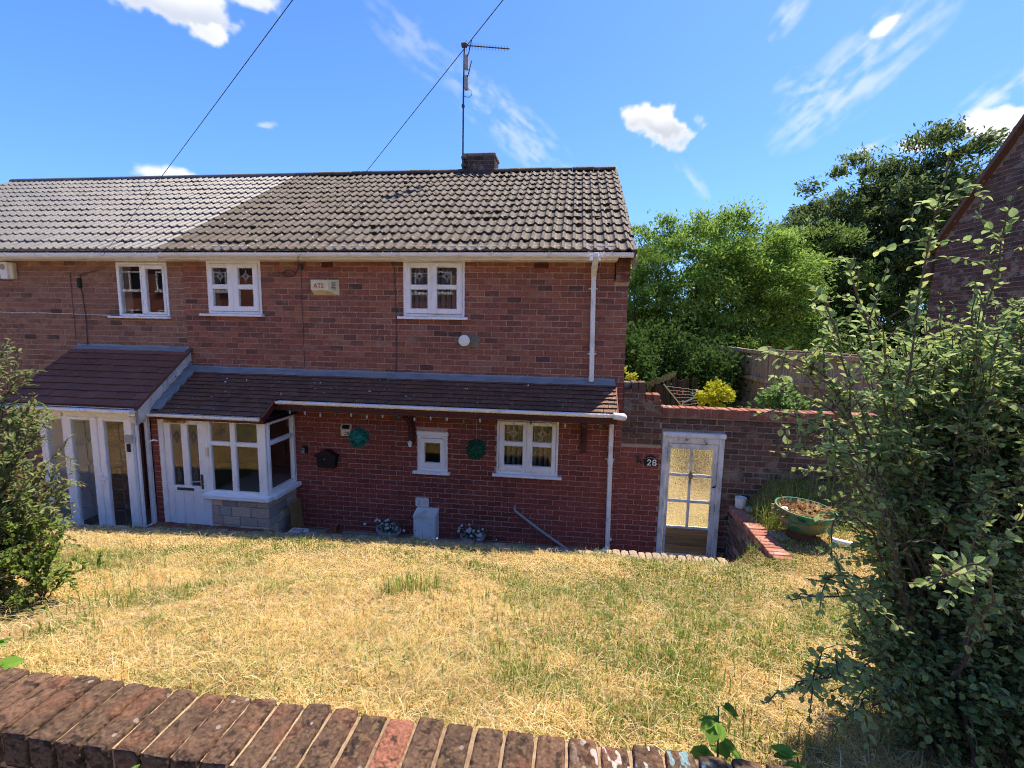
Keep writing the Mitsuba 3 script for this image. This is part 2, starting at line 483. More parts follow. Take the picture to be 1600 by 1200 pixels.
bsdf('turf_base', proc(thatch), 0.95, 0.1, rough_fn(45.0), 0.02)
bsdf('far_grass', proc(lambda p, n, uv: mix((.05, .07, .02), (.14, .13, .05), fbm(p.x * 1.3, p.y * 1.3, 0.0, 5))), 0.95, 0.1)
bsdf('dry_grass_bank', proc(lambda p, n, uv: mix((.52, .43, .26), (.20, .20, .09), smoothstep(.42, .60, fbm(p.x * 7, p.y * 7, p.z * 7, 5))) * (0.3 + 1.4 * fbm(p.x * 50, p.y * 50, p.z * 50, 2))), 0.95, 0.1)


def enamel(p, n, uv):
    g = fbm(p.x * 7, p.y * 7, p.z * 11, 4)
    c = mix((.015, .17, .085), (.02, .12, .07), noise(p.x * 9, p.y * 9, p.z * 9))
    c = mix(c, (.14, .16, .13), smoothstep(.50, .60, g) * .9)
    return mix(c, (.22, .17, .03), smoothstep(.60, .66, fbm(p.x * 9 + 5, p.y * 9, p.z * 14, 3)) * .7)


bsdf('enamel_green', proc(enamel), 0.4, 0.5)
bsdf('rust_dark', proc(lambda p, n, uv: mix((.06, .03, .022), (.14, .06, .04), fbm(p.x * 20, p.y * 20, p.z * 20, 3))), 0.85, 0.2)
vc = {'type': 'mesh_attribute', 'name': 'vertex_color'}
for k_, tr_, ro_, et_ in (('leaf_glossy', 0.95, 0.27, 1.6), ('leaf_matt', 0.8, 0.55, 1.4), ('grass_blade', 0.7, 0.6, 1.4)):
    scene[k_] = {'type': 'principledthin', 'base_color': vc, 'roughness': ro_, 'diff_trans': tr_, 'eta': et_, 'spec_trans': 0.0}
scene['bark'] = {'type': 'twosided', 'bsdf': {'type': 'principled', 'base_color': vc, 'roughness': 0.9, 'specular': 0.2}}


def vcol(mesh, col):
    return np.tile(np.asarray(col, float), (len(mesh[0]), 1))


# ------------------------------------------------------------------ ground
def sstep(a, b, x):
    t = np.clip((np.asarray(x, float) - a) / (b - a), 0, 1)
    return t * t * (3 - 2 * t)


def lawn_edge(x):
    x = np.asarray(x, float)
    e = -1.2 - 0.16 * sstep(-4.0, -5.0, x) - 0.10 * sstep(-6.2, -6.6, x)
    return e + 0.02 * np.sin(x * 3.1) + 0.012 * np.sin(x * 11)


def lawn_z(x, y, rough=True):
    x, y = np.asarray(x, float), np.asarray(y, float)
    z = np.where(y < -2, 0.84 - 0.29 * (y + 2), 0.84 - 0.42 * (y + 2))
    z = z - 0.034 * np.clip(-x - 2.0, 0, 6)
    zr = np.maximum(0.84 - 0.29 * (y + 2), 0.86 + 0.44 * sstep(-0.75, 0.05, y) * sstep(2.6, 3.0, x))
    z = z + (zr - z) * sstep(2.1, 2.5, x)
    if rough:
        z = z + 0.05 * (meshkit.fbm(np.stack([x * 1.6, y * 1.6, 0 * x], -1), 3, 5) - 0.5) + 0.02 * (meshkit.fbm(np.stack([x * 7, y * 7, 0 * x], -1), 2, 8) - 0.5)
    return z


xs = np.linspace(-13, 2.38, 260)
ts = np.linspace(0, 1, 110)
X = np.repeat(xs[:, None], len(ts), 1)
Y = -5.92 + (lawn_edge(xs)[:, None] + 5.92) * ts[None, :]
struct('lawn', grid(np.stack([X, Y, lawn_z(X, Y)], -1)), 'turf_base', smooth=True)
xs2 = np.linspace(2.38, 12, 150)
X2 = np.repeat(xs2[:, None], len(ts), 1)
Y2 = -5.92 + (-0.0 + 5.92) * ts[None, :] + 0 * X2
Yb = np.where(X2 < 2.62, np.minimum(Y2, -1.58 + 0 * Y2), Y2)
struct('planting_bed', grid(np.stack([X2, Yb, lawn_z(X2, Yb)], -1)), 'turf_base', smooth=True)
struct('path', box(-13, 2.42, -1.5, 0.02, -0.2, 0.0), 'concrete')
struct('ground', box(-700, 700, -700, 900, -0.9, -0.4), 'far_grass')


def back_z(x, y):
    return 0.02 + 1.15 * sstep(0.5, 3.0, y) + 0.06 * (meshkit.fbm(np.stack([x * 2, y * 2, 0 * x], -1), 3, 15) - 0.5)


gx, gy = np.meshgrid(np.linspace(0.8, 30, 120), np.linspace(0.02, 45, 180), indexing='ij')
struct('back_garden', grid(np.stack([gx, gy, back_z(gx, gy)], -1)), 'dry_grass_bank', smooth=True)
struct('pavement', box(-40, 40, -8.6, -6.13, 1.3, 1.88), 'concrete')
struct('road', box(-40, 40, -15, -8.6, 1.3, 1.77), 'asphalt')
struct('far_pavement', box(-40, 40, -24, -15, 1.3, 1.90), 'concrete')


# ------------------------------------------------------------------ brickwork
def frame(origin, u, n):
    o, u, n = (np.asarray(a, float) for a in (origin, u, n))
    return np.stack([u, n, [0, 0, 1.0]], 1), o   # local (u, outwards, z) -> world


def bricks(fr, u0, u1, z0, z1, holes=(), ch=0.086, bl=0.2285, joint=0.011, depth=0.05, seed=0, tone=None, shift=0.0, rough=0.0015, chamfer=0.004, zfirst=None):
    R, o = fr
    g = np.random.default_rng(seed)
    out = []
    rows = int(round((z1 - z0) / ch))
    for r in range(rows):
        zb, zt = z0 + r * ch, z0 + (r + 1) * ch - joint
        zm = (zb + zt) / 2
        free = [(u0, u1)]
        for a, b, c, d in holes:
            if c - 0.02 < zm < d + 0.02:
                nf = []
                for p, q in free:
                    if b <= p or a >= q:
                        nf.append((p, q))
                    else:
                        if a > p:
                            nf.append((p, a))
                        if b < q:
                            nf.append((b, q))
                free = nf
        start = u0 - bl + (bl / 2 if r % 2 else 0) + shift
        k = 0
        while start + k * bl < u1:
            a0, b0 = start + k * bl, start + (k + 1) * bl - joint
            k += 1
            for p, q in free:
                a, b = max(a0, p), min(b0, q)
                if b - a < 0.03:
                    continue
                j = g.normal(0, 0.0013, 4)
                pr = g.normal(0, rough)
                v, f = cbox(a + j[0], b + j[1], -depth, pr, zb + j[2], zt + j[3], chamfer)
                v = v.copy()
                v[:, 1] += (v[:, 0] - (a + b) / 2) * g.normal(0, 0.006)
                w = v @ R.T + o
                if np.linalg.det(R) < 0:
                    f = f[:, ::-1]
                t = g.random() if tone is None else tone((a + b) / 2, zm, g)
                out.append((w, f, np.tile([[float(np.clip(t, 0, 1)), g.random()]], (len(w), 1))))
    return out


def brick_on_edge(fr, u0, u1, z0, z1, depth0, depth1, pitch, joint, seed, tone, chamfer=0.005, wob=0.002):
    R, o = fr
    g = np.random.default_rng(seed)
    out = []
    n = int(round((u1 - u0) / pitch))
    for i in range(n):
        a = u0 + i * pitch
        j = g.normal(0, wob, 6)
        v, f = cbox(a + j[0], a + pitch - joint + j[1], depth0 + j[2], depth1 + j[3], z0, z1 + j[4], chamfer)
        v = v.copy()
        v[:, 2] += (v[:, 1] - depth0) * g.normal(0, 0.012)
        w = v @ R.T + o
        if np.linalg.det(R) < 0:
            f = f[:, ::-1]
        out.append((w, f, np.tile([[float(np.clip(tone(i, a, g), 0, 1)), g.random()]], (len(w), 1))))
    return out


FRONT = frame((0, 0, 0), (1, 0, 0), (0, -1, 0))


def wall_slab(x0, x1, z0, z1, holes, y0=0.007, y1=0.26):
    p = sg.box(x0, z0, x1, z1)
    for a, b, c, d in holes:
        p = p.difference(sg.box(a, c, b, d))
    polys = [p] if p.geom_type == 'Polygon' else list(p.geoms)
    return cat([prism(q, y0, y1) for q in polys])


def multi_tone(cx, cz, g):
    t = g.beta(3.2, 2.2)
    if g.random() < 0.06:
        t = g.random() * 0.25
    return t


def brown_tone(cx, cz, g):
    t = 0.25 + 0.6 * g.beta(2.5, 2)
    if g.random() < 0.07:
        t = g.random() * 0.2
    return t


PARTY = -6.33
houseA = thing('semi_detached_house', 'red brick semi-detached house with weathered brown-grey roof tiles and a dark canopy', 'house')
houseB = thing('semi_detached_house', 'adjoining left brick house with shiny grey roof tiles and white glazed porch', 'house')

hA_up = [(-5.90, -4.965, 3.57, 4.405), (-2.60, -1.637, 3.58, 4.425), (-3.93, -3.74, 4.31, 4.42), (-0.59, -0.375, 4.31, 4.425), (0.59, 0.82, 4.13, 4.50)]
hA_lo = [(-2.395, -1.90, 1.125, 1.775), (-1.11, -0.15, 1.15, 2.085), (-2.438, -2.213, 0.515, 0.652), (-6.25, -4.52, -0.1, 2.02)]
hB_up = [(-7.55, -6.62, 3.505, 4.38)]
hB_lo = [(-7.6, -6.5, -0.1, 2.0)]
part(houseA, 'wall', [wall_slab(PARTY, 0.79, 2.655, 4.46, hA_up)], 'mortar')
part(houseA, 'painted_wall', [wall_slab(PARTY, 0.79, -0.3, 2.655, hA_lo)], 'mortar_painted', label='ground floor wall painted dark red')
part(houseB, 'wall', [wall_slab(-14.2, PARTY, -0.3, 4.46, hB_up + hB_lo)], 'mortar')
pa = bricks(FRONT, PARTY, 0.79, 2.66, 4.465, hA_up, 0.0884, 0.2275, seed=1, tone=multi_tone)
emit(houseA + '__wall', 'brick', pa, 'brick_red_multi', 200, 'remaining_bricks')
pl = bricks(FRONT, PARTY, 0.79, -0.06, 2.65, hA_lo, 0.0824, 0.231, joint=0.0095, seed=2, tone=lambda x, z, g: np.clip(0.25 + 0.25 * math.sin(x * 1.1 + 0.5) - 0.15 * sstep(-1.2, 0.5, x) + 0.25 * sstep(1.4, 0.5, z) + g.normal(0, 0.16), 0, 1))
emit(houseA + '__painted_wall', 'brick', pl, 'brick_painted', 300, 'remaining_bricks')
pb = bricks(FRONT, -14.1, PARTY, 2.1, 4.465, hB_up, 0.0890, 0.2268, seed=3, tone=brown_tone)
pb += bricks(FRONT, -14.1, PARTY, -0.05, 2.1, hB_lo, 0.0890, 0.2268, seed=4, tone=brown_tone)
emit(houseB + '__wall', 'brick', pb, 'brick_brown_multi', 300, 'remaining_bricks')
# corbel of thin red tiles at the eaves corner
cor = [(*cbox(0.60 + 0.004 * (i % 2), 0.80, -0.09, 0.2, 4.135 + i * 0.026, 4.135 + i * 0.026 + 0.021, 0.003), None) for i in range(13)]
for v, f, _ in cor:
    part(houseA, 'corbel_tile', (v, f), 'brick_coping_red', uv=np.tile([[rng.random() * 0.4, rng.random()]], (len(v), 1)))
# other walls, floors and back partition
for hk, x0, x1 in ((houseA, PARTY, 0.79), (houseB, -14.2, PARTY)):
    w = [box(x0, x1, 6.9, 7.2, -0.3, 4.5)]
    if hk == houseA:
        gp = sg.Polygon([(0.26, -0.3), (6.9, -0.3), (6.9, 4.5), (3.6, 6.7), (0.26, 4.5)])
        v, f = tm(trimesh.creation.extrude_polygon(gp, 0.26, engine='earcut'))
        w.append((np.stack([0.53 + v[:, 2], v[:, 0], v[:, 1]], 1), f))
        part(houseA, 'barge_board', xf(cbox(0.0, 0.03, -0.55, 4.35, -0.10, 0.10), rotx(math.atan2(2.33, 4.0)), (0.815, 0.12, 4.62)), 'timber_grey', uv=np.full((24, 2), 0.5))
    part(hk, 'rear_wall', w, 'mortar')
    part(hk, 'interior', [box(x0 + 0.3, x1 - 0.3, 3.0, 3.1, 0, 4.4), box(x0 + 0.01, x1 - 0.01, 0.27, 6.9, 2.45, 2.6), box(x0 + 0.01, x1 - 0.01, 0.27, 6.9, -0.05, 0.03),
                          box(x0 + 0.01, x1 - 0.01, 0.27, 6.9, 4.44, 4.5), box(-3.3, -3.2, 0.27, 3.0, 0, 4.4) if hk == houseA else box(-9, -8.9, 0.27, 3.0, 0, 4.4)], 'room_wall')

# ------------------------------------------------------------------ roofs
EY, EZ, RY, RZ = -0.42, 4.50, 3.60, 6.78
SL = math.hypot(RY - EY, RZ - EZ)
sy_, sz_ = (RY - EY) / SL, (RZ - EZ) / SL


def slope_pt(x, s, h, e=(EY, EZ), d=(sy_, sz_)):
    return np.stack([np.broadcast_to(x, np.shape(h)), e[0] + d[0] * s - d[1] * h, e[1] + d[1] * s + d[0] * h], -1)


def roman_tile(x0, s0, w, gauge, g, sag=0.0):
    n = 15
    u = np.linspace(0, 1, n)
    ph = (u * 2) % 1.0
    prof = 0.036 * np.exp(-((ph - 0.5) / 0.17) ** 2)
    x = x0 + u * (w + 0.004)
    j = g.normal(0, 0.003)
    tw = g.normal(0, 0.004)
    lo = prof + 0.036 + j + tw * (u - 0.5) - sag
    hi = prof + 0.006 + j - sag
    ds = g.normal(0, 0.004)
    rows = [slope_pt(x, s0 + ds + 0 * u, lo - 0.024), slope_pt(x, s0 + ds + 0 * u, lo - 0.003), slope_pt(x, s0 + ds + 0.006 + 0 * u, lo), slope_pt(x, s0 + gauge + 0.05 + 0 * u, hi)]
    v, f = grid(np.stack(rows, 0))
    return v, f[:, ::-1], np.tile([[float(np.clip(g.normal(.5, .25), 0, 1)), g.random()]], (len(v), 1))


gauge = (SL - 0.12) / 13
for hk, x0, x1, mat, seed in ((houseA, -6.40, 0.80, 'tile_weathered', 5), (houseB, -14.0, -6.40, 'tile_grey_sheen', 6)):
    g = np.random.default_rng(seed)
    nc = int(round((x1 - x0) / 0.3))
    w = (x1 - x0) / nc
    rk = part(hk, 'roof', [(np.array([[x0, EY + .05, EZ - .02], [x1, EY + .05, EZ - .02], [x1, RY, RZ - .03], [x0, RY, RZ - .03], [x1, 2 * RY - EY, EZ - .02], [x0, 2 * RY - EY, EZ - .02]]),
                            np.array([[0, 1, 2], [0, 2, 3], [3, 2, 4], [3, 4, 5]]))], mat, uv=np.full((6, 2), .5))
    tiles = [roman_tile(x0 + c * w, r * gauge, w, gauge, g, 0.02 * math.sin(c * 0.5) ** 2 if hk == houseA else 0) for r in range(13) for c in range(nc)]
    emit(rk, 'tile', tiles, mat, 300, 'remaining_tiles')
    nr = int(round((x1 - x0) / 0.45))
    for i in range(nr):
        a = x0 + i * (x1 - x0) / nr
        b = a + (x1 - x0) / nr - 0.006
        th = np.linspace(-0.25, math.pi + 0.25, 11)
        pts = []
        dz = g.normal(0, 0.006) if hk == houseA else 0
        for xx, rr in ((a, .085), (b, .085), (b, .105), (a, .105)):
            pts.append(np.stack([xx + 0 * th, RY - np.cos(th) * rr * 1.15, RZ - 0.005 + dz + np.sin(th) * rr * 0.75], -1))
        v, f = grid(np.stack([pts[0], pts[3], pts[2], pts[1]], 0))
        part(rk, 'ridge_tile', (v, f), mat, uv=np.tile([[0.25, g.random()]], (len(v), 1)))
# left hip edge of house B's roof stops in a verge; moss lumps lie in the joints of house A's roof
ml = []
g = np.random.default_rng(11)
for _ in range(420):
    c, r = g.integers(0, 48), g.integers(0, 13)
    if g.random() > 0.35 + 0.5 * (meshkit.noise(np.array([c * .25, r * .4, 1.0])) > .5):
        continue
    x = -6.40 + c * 0.15 + g.normal(0.0, 0.03)
    s = r * gauge + g.normal(0.0, 0.012)
    m = trimesh.creation.icosphere(1, 1.0)
    sc = np.array([g.uniform(.015, .045), g.uniform(.012, .03), g.uniform(.008, .018)])
    v = np.array(m.vertices) * sc * (1 + g.normal(0, .2, (len(m.vertices), 1)))
    c0 = slope_pt(np.array([x]), s, np.array([0.03]))[0]
    ml.append((v + c0, np.array(m.faces)))
part(houseA, 'roof__moss', cat(ml), 'moss', kind='stuff')
# verge mortar on the right edge
vm = []
for i in range(26):
    s = i * SL / 26
    c0 = slope_pt(np.array([0.805 + g.normal(0, .006)]), s + SL / 52, np.array([-0.01]))[0]
    m = xf(cbox(-.03, .03, -SL / 52 - .004, SL / 52 + .004, -.05, .028 + g.normal(0, .008), .012), rotx(math.atan2(sz_, sy_)), c0)
    vm.append(m)
part(houseA, 'roof__verge_mortar', cat(vm), 'tile_weathered', uv=np.full((26 * 24, 2), .3))


def gutter(parent, x0, x1, y, z, r=0.055, joints=(), mat='gutter_white', name='gutter', box_like=False):
    th = np.linspace(0, math.pi, 11)
    pr = np.stack([-np.cos(th) * r, -np.sin(th) * r * (1.0 if not box_like else 1.15)], -1)
    inn = pr[::-1] * 0.93
    prof = np.vstack([[[-r, .008]], pr, [[r, .008]], inn])
    ring_ = np.vstack([prof, prof[:1]])
    P = np.stack([np.stack([np.full(len(ring_), x), y + ring_[:, 0], z + ring_[:, 1]], -1) for x in (x0, x1)], 0)
    ms = [grid(P)]
    for xe in (x0, x1):
        ms.append(tm(trimesh.creation.cylinder(r * 0.98, 0.004, sections=24)))
        v, f = ms[-1]
        v = np.stack([v[:, 2] + xe, v[:, 0] + y, np.minimum(v[:, 1], 0.004) + z], 1)
        ms[-1] = (v, f)
    gk = part(parent, name, ms, mat, smooth=35)
    for xj, wj in joints:
        P = np.stack([np.stack([np.full(len(th), x), y - np.cos(th) * rr, z + .006 - np.sin(th) * rr * (1.0 if not box_like else 1.15)], -1) for x, rr in ((xj - wj, r), (xj - wj, r + .006), (xj + wj, r + .006), (xj + wj, r))], 0)
        part(gk, 'gutter_bracket', [grid(P), cbox(xj - .012, xj + .012, y - r - .01, y - r + .004, z - .02, z + .016, .003)], mat)
    return gk


gutter(houseA, -6.36, 0.80, -0.355, 4.475, 0.056, [(x, .012) for x in (-5.6, -4.75, -3.9, -2.62, -1.95, -1.15, -0.35, 0.50)] + [(-6.33, .06), (-2.75, .05), (0.19, .05), (0.40, .02)])
gutter(houseB, -14.0, -6.38, -0.355, 4.47, 0.062, [(x, .012) for x in (-12.5, -11.2, -10.1, -9.1, -8.3, -7.5, -6.75)], box_like=True)
part(houseA, 'fascia', [cbox(-6.33, 0.60, -0.30, -0.275, 4.395, 4.60, .004), box(-6.33, 0.60, -0.275, 0.0, 4.40, 4.415)], 'upvc_aged')
part(houseB, 'fascia', [cbox(-14.0, -6.335, -0.30, -0.275, 4.395, 4.60, .004), box(-14.0, -6.335, -0.275, 0.0, 4.40, 4.415)], 'upvc_white')


# ------------------------------------------------------------------ windows
def diamond(cx, cz, y, w, h, s=0.006, wings=True):
    pts = [(cx - w, cz), (cx, cz + h), (cx + w, cz), (cx, cz - h), (cx - w, cz)]
    segs = list(zip(pts[:-1], pts[1:]))
    pts2 = [(cx - w * .6, cz), (cx, cz + h * .6), (cx + w * .6, cz), (cx, cz - h * .6), (cx - w * .6, cz)]
    segs += list(zip(pts2[:-1], pts2[1:]))
    if wings:
        segs += [((cx - 1.7 * w, cz), (cx - w, cz)), ((cx + w, cz), (cx + 1.7 * w, cz)), ((cx, cz + h), (cx, cz + 1.6 * h)), ((cx, cz - h), (cx, cz - 1.6 * h))]
    return [bar2(a, b, y, s) for a, b in segs]


def bar2(a, b, y, s):
    (x0, z0), (x1, z1) = a, b
    L = math.hypot(x1 - x0, z1 - z0)
    return xf(box(-s / 2, L + s / 2, -.002, .002, -s / 2, s / 2), roty(-math.atan2(z1 - z0, x1 - x0)), (x0, y, z0))


def casement_window(hk, x0, x1, z0, z1, sashes, sill, mat='upvc_white', open_last=0.0, dia=True, fw=0.035, head=None, blinds=None):
    """sashes: (x0, x1, [(glass x0, x1, z0, z1), ...])"""
    wk = part(hk, 'window', ring(x0, x1, z0, z1, fw, fw, fw, fw if head is None else head, -0.012, 0.09, .006), mat if mat != 'upvc_white' else 'upvc_white')
    for si, (a, b, gl) in enumerate(sashes):
        sz0, sz1 = z0 + fw + .006, z1 - (fw if head is None else head) - .006
        ms = []
        gx0, gx1 = min(q[0] for q in gl), max(q[1] for q in gl)
        gz0, gz1 = min(q[2] for q in gl), max(q[3] for q in gl)
        y0 = -0.03
        ms += ring(a, b, sz0, sz1, gx0 - a, b - gx1, gz0 - sz0, sz1 - gz1, y0, 0.035, .008)
        gs = sorted(gl, key=lambda q: q[2])
        for q, r in zip(gs[:-1], gs[1:]):
            ms.append(cbox(gx0, gx1, y0 + .006, 0.03, q[3], r[2], .007))
        tr = lambda m: m  # noqa: E731
        if open_last and si == len(sashes) - 1:
            Rm = rotz(open_last)
            pv = np.array([b, 0.0, 0.0])
            tr = lambda m: (((m[0] - pv) @ Rm.T) + pv, m[1])  # noqa: E731
        part(wk, 'sash', tr(cat(ms)), 'upvc_white')
        for q in gl:
            part(wk, 'pane', tr(pane(q[0], q[1], q[2], q[3], 0.0)), 'glass')
        if dia:
            q = gs[-1]
            w_ = (q[1] - q[0])
            part(wk, 'leading', tr(cat(diamond((q[0] + q[1]) / 2, (q[2] + q[3]) / 2, -.004, w_ * .22, (q[3] - q[2]) * .24))), 'leading_strip')
    xs0, xs1, zt, zb = sill
    part(wk, 'sill', cbox(xs0, xs1, -0.075, 0.02, zb, zt, .006), 'upvc_white')
    if blinds:
        n = int((x1 - x0 - .1) / 0.085)
        ms = [xf(box(-.04, .04, -.002, .002, z0 + .05, z1 - .02), rotz(blinds), (x0 + .08 + i * .085, 0.16, 0)) for i in range(n)]
        for m in ms:
            part(wk, 'blind_slat', m, 'blind_fabric')
    return wk


casement_window(houseA, -5.905, -4.965, 3.57, 4.405, [(-5.868, -5.444, [(-5.80, -5.54, 4.04, 4.297), (-5.80, -5.535, 3.693, 3.962)]), (-5.441, -5.005, [(-5.35, -5.095, 4.04, 4.297), (-5.35, -5.095, 3.693, 3.962)])],
                (-6.03, -4.93, 3.566, 3.528))
wA2 = casement_window(houseA, -2.60, -1.637, 3.58, 4.425, [(-2.565, -2.135, [(-2.48, -2.21, 4.06, 4.31), (-2.48, -2.21, 3.70, 3.985)]), (-2.132, -1.675, [(-2.056, -1.757, 4.06, 4.315), (-2.056, -1.757, 3.70, 3.99)])],
                      (-2.685, -1.58, 3.576, 3.535), open_last=math.radians(7), blinds=0.9)
casement_window(houseA, -1.11, -0.15, 1.155, 2.085, [(-1.07, -0.642, [(-0.99, -0.70, 1.675, 1.938), (-0.99, -0.70, 1.297, 1.60)]), (-0.639, -0.19, [(-0.548, -0.253, 1.68, 1.938), (-0.548, -0.253, 1.295, 1.605)])],
                (-1.17, -0.085, 1.153, 1.112), head=0.085, blinds=1.1)
wk = casement_window(houseA, -2.395, -1.90, 1.125, 1.70, [(-2.36, -1.935, [(-2.272, -2.02, 1.265, 1.589)])], (-2.465, -1.85, 1.123, 1.08), dia=False)
part(wk, 'head_trim', cbox(-2.405, -1.888, -.03, .06, 1.702, 1.775, .01), 'upvc_white')
wkB = casement_window(houseB, -7.55, -6.62, 3.505, 4.38, [(-7.515, -7.075, [(-7.48, -7.10, 3.55, 4.315)]), (-7.072, -6.655, [(-6.998, -6.66 - .035, 3.575, 4.275)])], (-7.718, -6.60, 3.50, 3.468), dia=False)
# cream head board over the lower window
# air bricks
for x0, x1, z0, z1 in ((-3.925, -3.745, 4.315, 4.415), (-0.585, -0.38, 4.315, 4.42)):
    ak = part(houseA, 'air_brick', box(x0, x1, 0.0, .04, z0, z1), 'black_rubber')
    ms = [cbox(x0 + (x1 - x0) * i / 7 - .004, x0 + (x1 - x0) * i / 7 + .004, -.006, .02, z0, z1, .001) for i in range(8)]
    ms += [cbox(x0, x1, -.004, .02, z0 + (z1 - z0) * i / 5 - .004, z0 + (z1 - z0) * i / 5 + .004, .001) for i in range(6)]
    part(ak, 'grille', ms, 'airbrick_red')
x0, x1, z0, z1 = -2.435, -2.215, 0.518, 0.65
ak = part(houseA, 'vent_grille', box(x0, x1, .01, .05, z0, z1), 'black_rubber', label='white ventilation grille low in the painted wall')
ms = ring(x0, x1, z0, z1, .018, .018, .018, .018, -.012, .02, .003)
ms += [cbox(x0 + .018 + (x1 - x0 - .036) * i / 9 - .0025, x0 + .018 + (x1 - x0 - .036) * i / 9 + .0025, -.006, .012, z0 + .018, z1 - .018, .001) for i in range(1, 9)]
ms += [cbox(x0 + .018, x1 - .018, -.0045, .012, z0 + .018 + (z1 - z0 - .036) * i / 5 - .005, z0 + .018 + (z1 - z0 - .036) * i / 5 + .005, .001) for i in range(1, 5)]
part(ak, 'louvre', ms, 'white_plastic')


def downpipe(parent, x, ztop, zbot, y=-0.07, w=0.068, lean=0.0, clips=(), square=True, label=None):
    ms = [cbox(-w / 2, w / 2, -w / 2, w / 2, 0, ztop - zbot, .008)]
    v, f = cat(ms)
    v = v + [x, y, zbot]
    v[:, 0] += (ztop - v[:, 2]) / (ztop - zbot) * lean
    pk = part(parent, 'downpipe', (v, f), 'gutter_white', label=label)
    for zc in clips:
        xc = x + (ztop - zc) / (ztop - zbot) * lean
        part(pk, 'pipe_clip', [cbox(xc - w / 2 - .008, xc + w / 2 + .008, y - w / 2 - .008, 0.005, zc - .014, zc + .014, .004), cbox(xc - w / 2 - .035, xc + w / 2 + .035, -.012, .003, zc - .01, zc + .01, .003)], 'gutter_white')
    return pk


pk = downpipe(houseA, 0.282, 4.36, 2.72, clips=(4.02, 3.07), lean=0.028)
part(pk, 'outlet', [cbox(.205, .36, -.41, -.29, 4.37, 4.43, .02), cbox(.245, .32, -.39, -.31, 4.28, 4.40, .01), xf(cbox(-.036, .036, -.036, .036, -.02, .34, .01), rotx(1.15), (.283, -.36, 4.28)[0:3])], 'gutter_white')
part(pk, 'shoe', cbox(.27, .345, -.125, -.035, 2.66, 2.735, .01), 'gutter_white')
part(pk, 'repair_band', cbox(.246, .322, -.108, -.032, 4.185, 4.30, .006), 'cream_plastic')

# ------------------------------------------------------------------ canopy roof over the ground floor
CS = 0.63
cl = math.hypot(1, CS)


def plain_tiles(x0, x1, y_start, y_end, ztop, slope, gauge_, width, seed, top_tone=None, lift=0.02, loss=0.0):
    """courses from the wall (y_start) down to y_end; returns pieces."""
    g = np.random.default_rng(seed)
    out = []
    c = math.hypot(1, slope)
    L = (y_start - y_end) * c
    n = int(round(L / gauge_))
    gd = L / n
    ang = math.atan(slope)
    for r in range(n):
        s = L - (r + 1) * gd      # distance up from the eaves of the course's lower edge
        k = 0
        xx = x0 - (width / 2 if r % 2 else 0) - g.random() * 0.03
        while xx < x1:
            a, b = max(xx, x0), min(xx + width - 0.004, x1)
            xx += width
            if b - a < .02:
                continue
            j = g.normal(0, .004)
            v, f = cbox(a, b, -0.0 + j, gd + .035, 0, 0.012, .003)
            v = v.copy()
            v[:, 2] += lift * (1 - v[:, 1] / gd) + g.normal(0, .0012)
            v[:, 2] += g.normal(0, .012) * (v[:, 0] - (a + b) / 2)
            w = v @ rotx(ang).T
            dist = L - (r + 1) * gd
            w = w + [0, y_end + dist / c, ztop - (y_start - y_end) * slope + dist / c * slope]
            t = g.normal(.45, .22) if top_tone is None or r > 0 else top_tone
            out.append((w, f, np.tile([[float(np.clip(t, 0, 1)), g.random()]], (len(w), 1))))
    return out


canopy = part(houseA, 'canopy_roof', [(np.array([[-6.30, -.93, 2.655 - .93 * CS], [-4.42, -.93, 2.655 - .93 * CS], [-4.42, -.6, 2.655 - .6 * CS], [.66, -.6, 2.655 - .6 * CS], [.66, 0, 2.655], [-6.30, 0, 2.655]]),
                                      np.array([[0, 1, 2], [0, 2, 5], [2, 3, 4], [2, 4, 5]])),
                                     (np.array([[-6.30, -.93, 2.63 - .93 * CS], [-4.42, -.93, 2.63 - .93 * CS], [-4.42, -.6, 2.63 - .6 * CS], [.66, -.6, 2.63 - .6 * CS], [.66, 0, 2.62], [-6.30, 0, 2.62]]),
                                      np.array([[0, 2, 1], [0, 5, 2], [2, 4, 3], [2, 5, 4]]))], 'tile_brown_plain', uv=np.full((12, 2), .4), label='low tiled canopy roof in dark brown')
pc = plain_tiles(-6.28, .66, -.06, -.60, 2.66 - .06 * CS, CS, .098, .165, 21)
pc += plain_tiles(-6.28, -4.42, -.60, -.93, 2.66 - .6 * CS, CS, .105, .165, 22)
emit(canopy, 'roof_tile', pc, 'tile_brown_plain', 300, 'remaining_tiles')
# pale lichen scabs on the canopy tiles
g = np.random.default_rng(23)
sc_ = []
for _ in range(15):
    x, y = g.uniform(-6.0, .4), g.uniform(-.55, -.12)
    m = trimesh.creation.icosphere(1, 1.0)
    v = np.array(m.vertices) * [g.uniform(.008, .024), g.uniform(.006, .014), .003] * (1 + g.normal(0, .15, (len(m.vertices), 1)))
    v = v @ rotx(math.atan(CS)).T + [x, y, 2.66 + y * CS + .024]
    sc_.append((v, np.array(m.faces)))
part(canopy, 'bird_dropping', cat(sc_), 'white_paint', kind='stuff')
